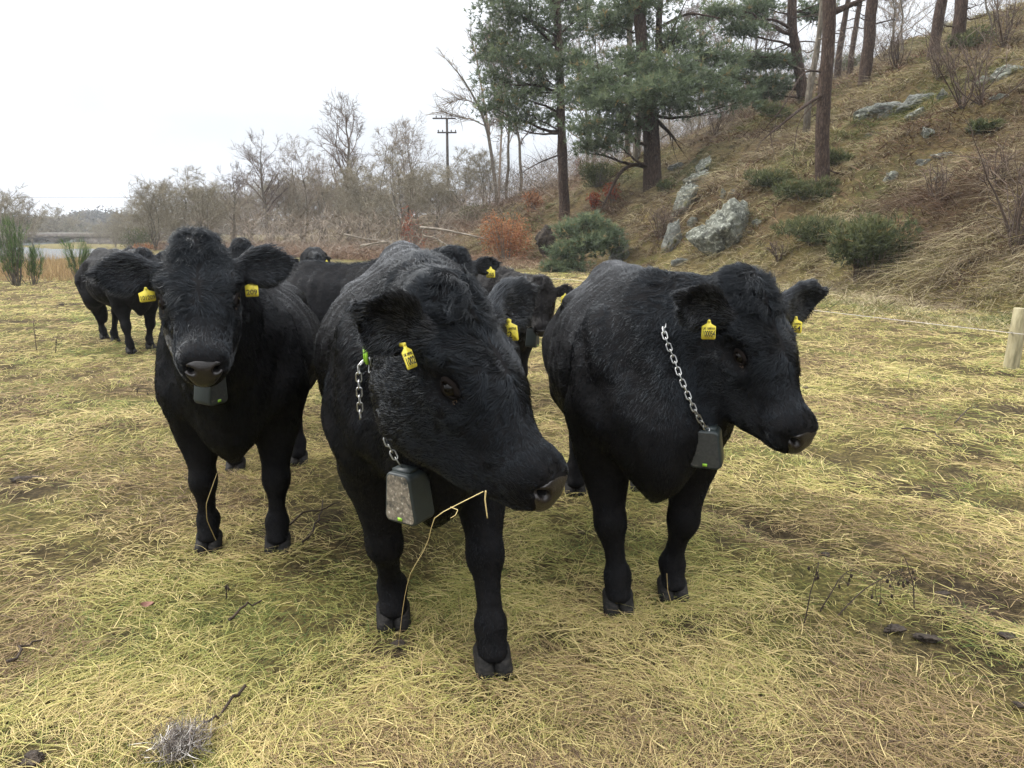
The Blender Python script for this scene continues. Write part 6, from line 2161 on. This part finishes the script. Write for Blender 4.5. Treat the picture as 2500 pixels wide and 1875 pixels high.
tag(o, 'matted yellow winter grass covering the field', 'grass', kind='stuff')
# ------------------------------------------------------------------ damp air
hz = bpy.data.materials.new('damp air')
hz.use_nodes = True
hz.node_tree.nodes.clear()
ho = hz.node_tree.nodes.new('ShaderNodeOutputMaterial')
hv_ = hz.node_tree.nodes.new('ShaderNodeVolumePrincipled')
hv_.inputs['Color'].default_value = (0.90, 0.94, 1.0, 1)
hv_.inputs['Density'].default_value = 0.00045
hv_.inputs['Anisotropy'].default_value = 0.1
hz.node_tree.links.new(hv_.outputs[0], ho.inputs['Volume'])
g = Geo()
g.box((0, 1000, 28), (3600, 4600, 32))
tag(g.build('haze', hz, smooth=False), 'thin damp haze over the valley', 'haze', kind='stuff')
# ------------------------------------------------------------------ loose things on the field
M_STALK = attr_mat('straw stalk', [(0.0, (0.32, 0.24, 0.10)), (1.0, (0.62, 0.50, 0.24))], rough=.6)
M_DARKSTEM = noise_mat('dead dark weed stem', [(0.3, (0.018, 0.013, 0.010)), (0.7, (0.06, 0.042, 0.030))], 30, rough=.9)
M_DUNG = noise_mat('dark dried dung', [(0.3, (0.018, 0.014, 0.011)), (0.6, (0.05, 0.038, 0.028)), (0.8, (0.10, 0.08, 0.06))], 22, rough=.9, bump=.012, bscale=40)
M_LEAF = noise_mat('dead leaf', [(0.3, (0.10, 0.045, 0.03)), (0.7, (0.22, 0.11, 0.08))], 40, rough=.8)

def gpos(px, py):
    p = pixg(px, py)
    p[2] = float(ground_z(p[:1], p[1:2])[0])
    return p

def weed(label, px, py, tip, seed, heads=6, r=.0035, drop=.10, name='dead_weed'):
    """Dead weed stalk from the ground at (px, py) towards photo pixel tip, with hanging shrivelled heads."""
    rs = np.random.default_rng(seed)
    p = gpos(px, py)
    q = pix(tip[0], tip[1], p[1] + tip[2])
    root = link(name, None, None, p)
    tag(root, label, 'weed', 'dead weed stalks in the field')
    P = arc((0, 0, -.02), q - p, (0, 0, .04), 10, rs, .004)
    Geo().tube(P, np.linspace(r, r * .4, 10), 5).build('stem', M_DARKSTEM, root)
    for k in range(heads):
        j = rs.integers(4, 10)
        e = P[j] + np.array((rs.normal(0, .02), rs.normal(0, .02), -drop * rs.uniform(.3, 1)))
        g = Geo().tube(arc(P[j], e, rs.normal(0, .008, 3), 5), r * .35, 4)
        V, F = rock_shape(seed * 13 + k, (.006, .006, .010), cuts=4, rough=.3, ic=ICO3)
        g.add(V + e, F)
        g.build('seed_head', M_DARKSTEM, root)
WEEDS = [('dark arching weed with drooping seed heads at the lower right', 2030, 1515, (2215, 1388, .15), 9, .12), ('short dark weed left of the arching one', 1998, 1500, (2085, 1385, .1), 4, .06),
         ('upright dark weed right of the nearest cow', 1962, 1530, (2000, 1368, .1), 4, .05), ('thin weed with round heads at the lower right', 2235, 1500, (2205, 1350, .1), 4, .06),
         ('dark weed stalk sticking out beside the left cow', 430, 1000, (325, 938, -.1), 8, .06), ('thin weed rising behind the left cow chin', 420, 960, (372, 850, .1), 5, .04),
         ('brown weed tuft in front of the far left cow', 90, 860, (82, 780, .2), 5, .08), ('second brown weed tuft before the far left cow', 135, 865, (142, 815, .1), 4, .06),
         ('dark twig standing near the fence post', 2215, 935, (2228, 895, .1), 1, .03), ('dark bent twig nearer the fence post', 2385, 970, (2405, 935, .2), 1, .03),
         ('dark stub of weed in front of the nearest cow', 553, 1465, (556, 1428, .0), 2, .02)]
for k, (lab, px, py, tip, hd, dr) in enumerate(WEEDS):
    weed(lab, px, py, tip, 500 + k, hd, r=.0032 if py > 900 else .006, drop=dr)

def stick(label, pts, r, seed):
    rs = np.random.default_rng(seed)
    K = []
    for a, b in pts:
        p = gpos(a, b)
        p[2] += .03 + rs.random() * .02
        K.append(p)
    K = np.array(K)
    u = np.linspace(0, 1, 9)
    P = np.stack([np.interp(u, np.linspace(0, 1, len(K)), K[:, i]) for i in range(3)], 1) - K[0]
    P[1:-1] += rs.normal(0, .006, (7, 3))
    g = Geo().tube(P, np.linspace(r, r * .5, 9), 6)
    tag(g.build('stick', M_DARKSTEM, None, loc=K[0]), label, 'stick', 'dark sticks lying in the grass')
STICKS = [('dark stick lying towards the camera at the lower left', [(600, 1690), (535, 1760), (500, 1790)]), ('thin dark stick under the nearest cow muzzle side', [(740, 1350), (780, 1290), (790, 1240)]),
          ('dark stick in the trampled patch left of the nearest cow', [(690, 1310), (760, 1270), (830, 1250)]), ('thin curved stick on the right of the field', [(2330, 1040), (2360, 1010), (2390, 1000)]),
          ('dark stick across the lower left grass', [(20, 1640), (60, 1600), (110, 1580)]), ('short dark stick near the middle foreground', [(560, 1530), (600, 1505), (640, 1490)]),
          ('crooked stick by the rut on the right', [(2200, 1055), (2280, 1062), (2310, 1090)])]
for k, (lab, pts) in enumerate(STICKS):
    stick(lab, pts, .006, 600 + k)

def clod(label, px, py, w, seed, mat=None, name='dung_clod', cat='dung', flat=.45):
    p = gpos(px, py)
    m = p[1] / FPX
    V, F = rock_shape(seed, (w * m * .45, w * m * .38, w * m * .38 * flat), cuts=9, rough=.5, ic=ICO4)
    tag(link(name, mesh_data(name, V, F, mat or M_DUNG), None, p + np.array((0, 0, .012))), label, cat, 'clods and dung in the grass')
CLODS = [('dark muddy clod right of the arching weed', 2180, 1550, 70), ('second dark clod beside the arching weed', 2265, 1570, 80), ('round dark clod at the right edge', 2455, 1570, 62), ('small black clod right of the nearest hoof', 1590, 1555, 24),
         ('grey leafy clod behind the right cow feet', 1420, 1305, 26), ('dark clod right of the right cow', 2015, 1340, 36), ('dark clod in front of the nearest cow', 975, 1580, 50), ('flat dark clod at the lower left corner', 80, 1855, 90),
         ('dark clod beside the straw tuft right', 2240, 925, 30), ('small clod behind the right cow nose', 1965, 945, 24), ('dark dung in the far left grass', 150, 750, 26), ('dung patch left of the left cow', 60, 1170, 70), ('wet clod at the right border', 2490, 1735, 50), ('flat clod by the rut', 2300, 1435, 50)]
for k, (lab, px, py, w) in enumerate(CLODS):
    clod(lab, px, py, w, 700 + k)
# wool-like tuft of dead grey stems at the bottom
p = gpos(440, 1830)
rs = np.random.default_rng(801)
n = 900
P0 = p + rs.normal(0, 1, (n, 3)) * (.035, .035, .018) + (0, 0, .035)
D = unit(rs.normal(0, 1, (n, 3)) + (.4, 0, .5))
V, F, A = ribbons(P0 - p, D, rs.uniform(.02, .06, n), rs.uniform(.0007, .0014, n), rs, rs.random(n), rs.normal(0, .5, (n, 3)))
me = mesh_data('dead_tuft', V, F, attr_mat('grey dead tuft', [(0.0, (0.04, 0.032, 0.028)), (0.6, (0.16, 0.135, 0.12)), (1.0, (0.55, 0.52, 0.48))], rough=.8), smooth=False)
vcol(me, 'tone', A)
tag(link('dead_tuft', me, None, p), 'greyish woolly tuft of dead stems at the bottom edge', 'tuft')
# fallen leaf
p = gpos(362, 1498)
g = Geo()
u = np.linspace(-1, 1, 7)
for s in (1,):
    top = np.stack([u * .03, .02 * (1 - u ** 2), .012 + .010 * np.abs(u) + .006 * (1 - u ** 2)], 1)
    mid = np.stack([u * .03, 0 * u, .010 + .010 * u ** 2], 1)
    bot = np.stack([u * .03, -.02 * (1 - u ** 2), .016 + .012 * u ** 2], 1)
    V = np.concatenate([top, mid, bot])
    i = np.arange(6)
    g.add(V, np.concatenate([np.stack([i, i + 7, i + 8, i + 1], 1), np.stack([i + 7, i + 14, i + 15, i + 8], 1)]))
tag(g.build('fallen_leaf', M_LEAF, None, loc=p + np.array((0, 0, .03))), 'reddish dead leaf lying in the grass at the lower left', 'leaf')

# single tall straws
def straw(label, pts, r=.0014, group='loose straws'):
    K = np.array(pts)
    u = np.linspace(0, 1, 16)
    P = np.stack([np.interp(u, np.linspace(0, 1, len(K)), K[:, i]) for i in range(3)], 1)
    P[1:-1] = (P[:-2] + 4 * P[1:-1] + P[2:]) / 6
    me = Geo().tube(P - P[0], np.linspace(r * 1.1, r * .7, 16), 5).mesh('straw', M_STALK, attr='tone')
    tag(link('straw', me, None, P[0]), label, 'straw', group)
straw('long bent straw hanging from the nearest cow mouth to the ground', [pix(1180, 1200, 1.78), pix(1120, 1230, 1.76), pix(1058, 1262, 1.75), pix(1045, 1330, 1.85), pix(1000, 1400, 2.0), pix(985, 1470, 2.15), pix(972, 1580, 2.35)], .0011)
straw('short straw with a loop beside the hanging straw', [pix(1100, 1238, 1.755), pix(1118, 1245, 1.75), pix(1112, 1258, 1.745), pix(1100, 1265, 1.745)], .0012)
straw('brown leaf blade dangling at the nearest cow lip', [pix(1186, 1198, 1.78), pix(1184, 1220, 1.78), pix(1190, 1265, 1.78)], .002)
straw('pale straw leaning against the left cow foreleg', [gpos(535, 1335), pix(505, 1270, 3.30), pix(503, 1230, 3.25), pix(530, 1155, 3.25)], .0018)
straw('thin straw standing below the right cow muzzle', [gpos(1935, 1235) , pix(1945, 1150, 2.75), pix(1952, 1095, 2.66)], .0010)
straw('second thin straw below the right cow muzzle', [gpos(1900, 1200), pix(1903, 1160, 2.9), pix(1912, 1120, 2.85)], .0010)
straw('pale straw crossing the right cow hoof', [gpos(1640, 1480), pix(1630, 1440, 2.80), pix(1628, 1400, 2.78)], .0014)
straw('straight straw pair by the right cow feet, longer one', [gpos(1395, 1450), pix(1415, 1390, 2.95), pix(1445, 1330, 2.95)], .0012)
straw('shorter straw by the right cow feet', [gpos(1375, 1450), pix(1390, 1400, 2.98), pix(1405, 1370, 2.98)], .0012)
print('SCRIPT', round(time.time() - T0, 1), 's')
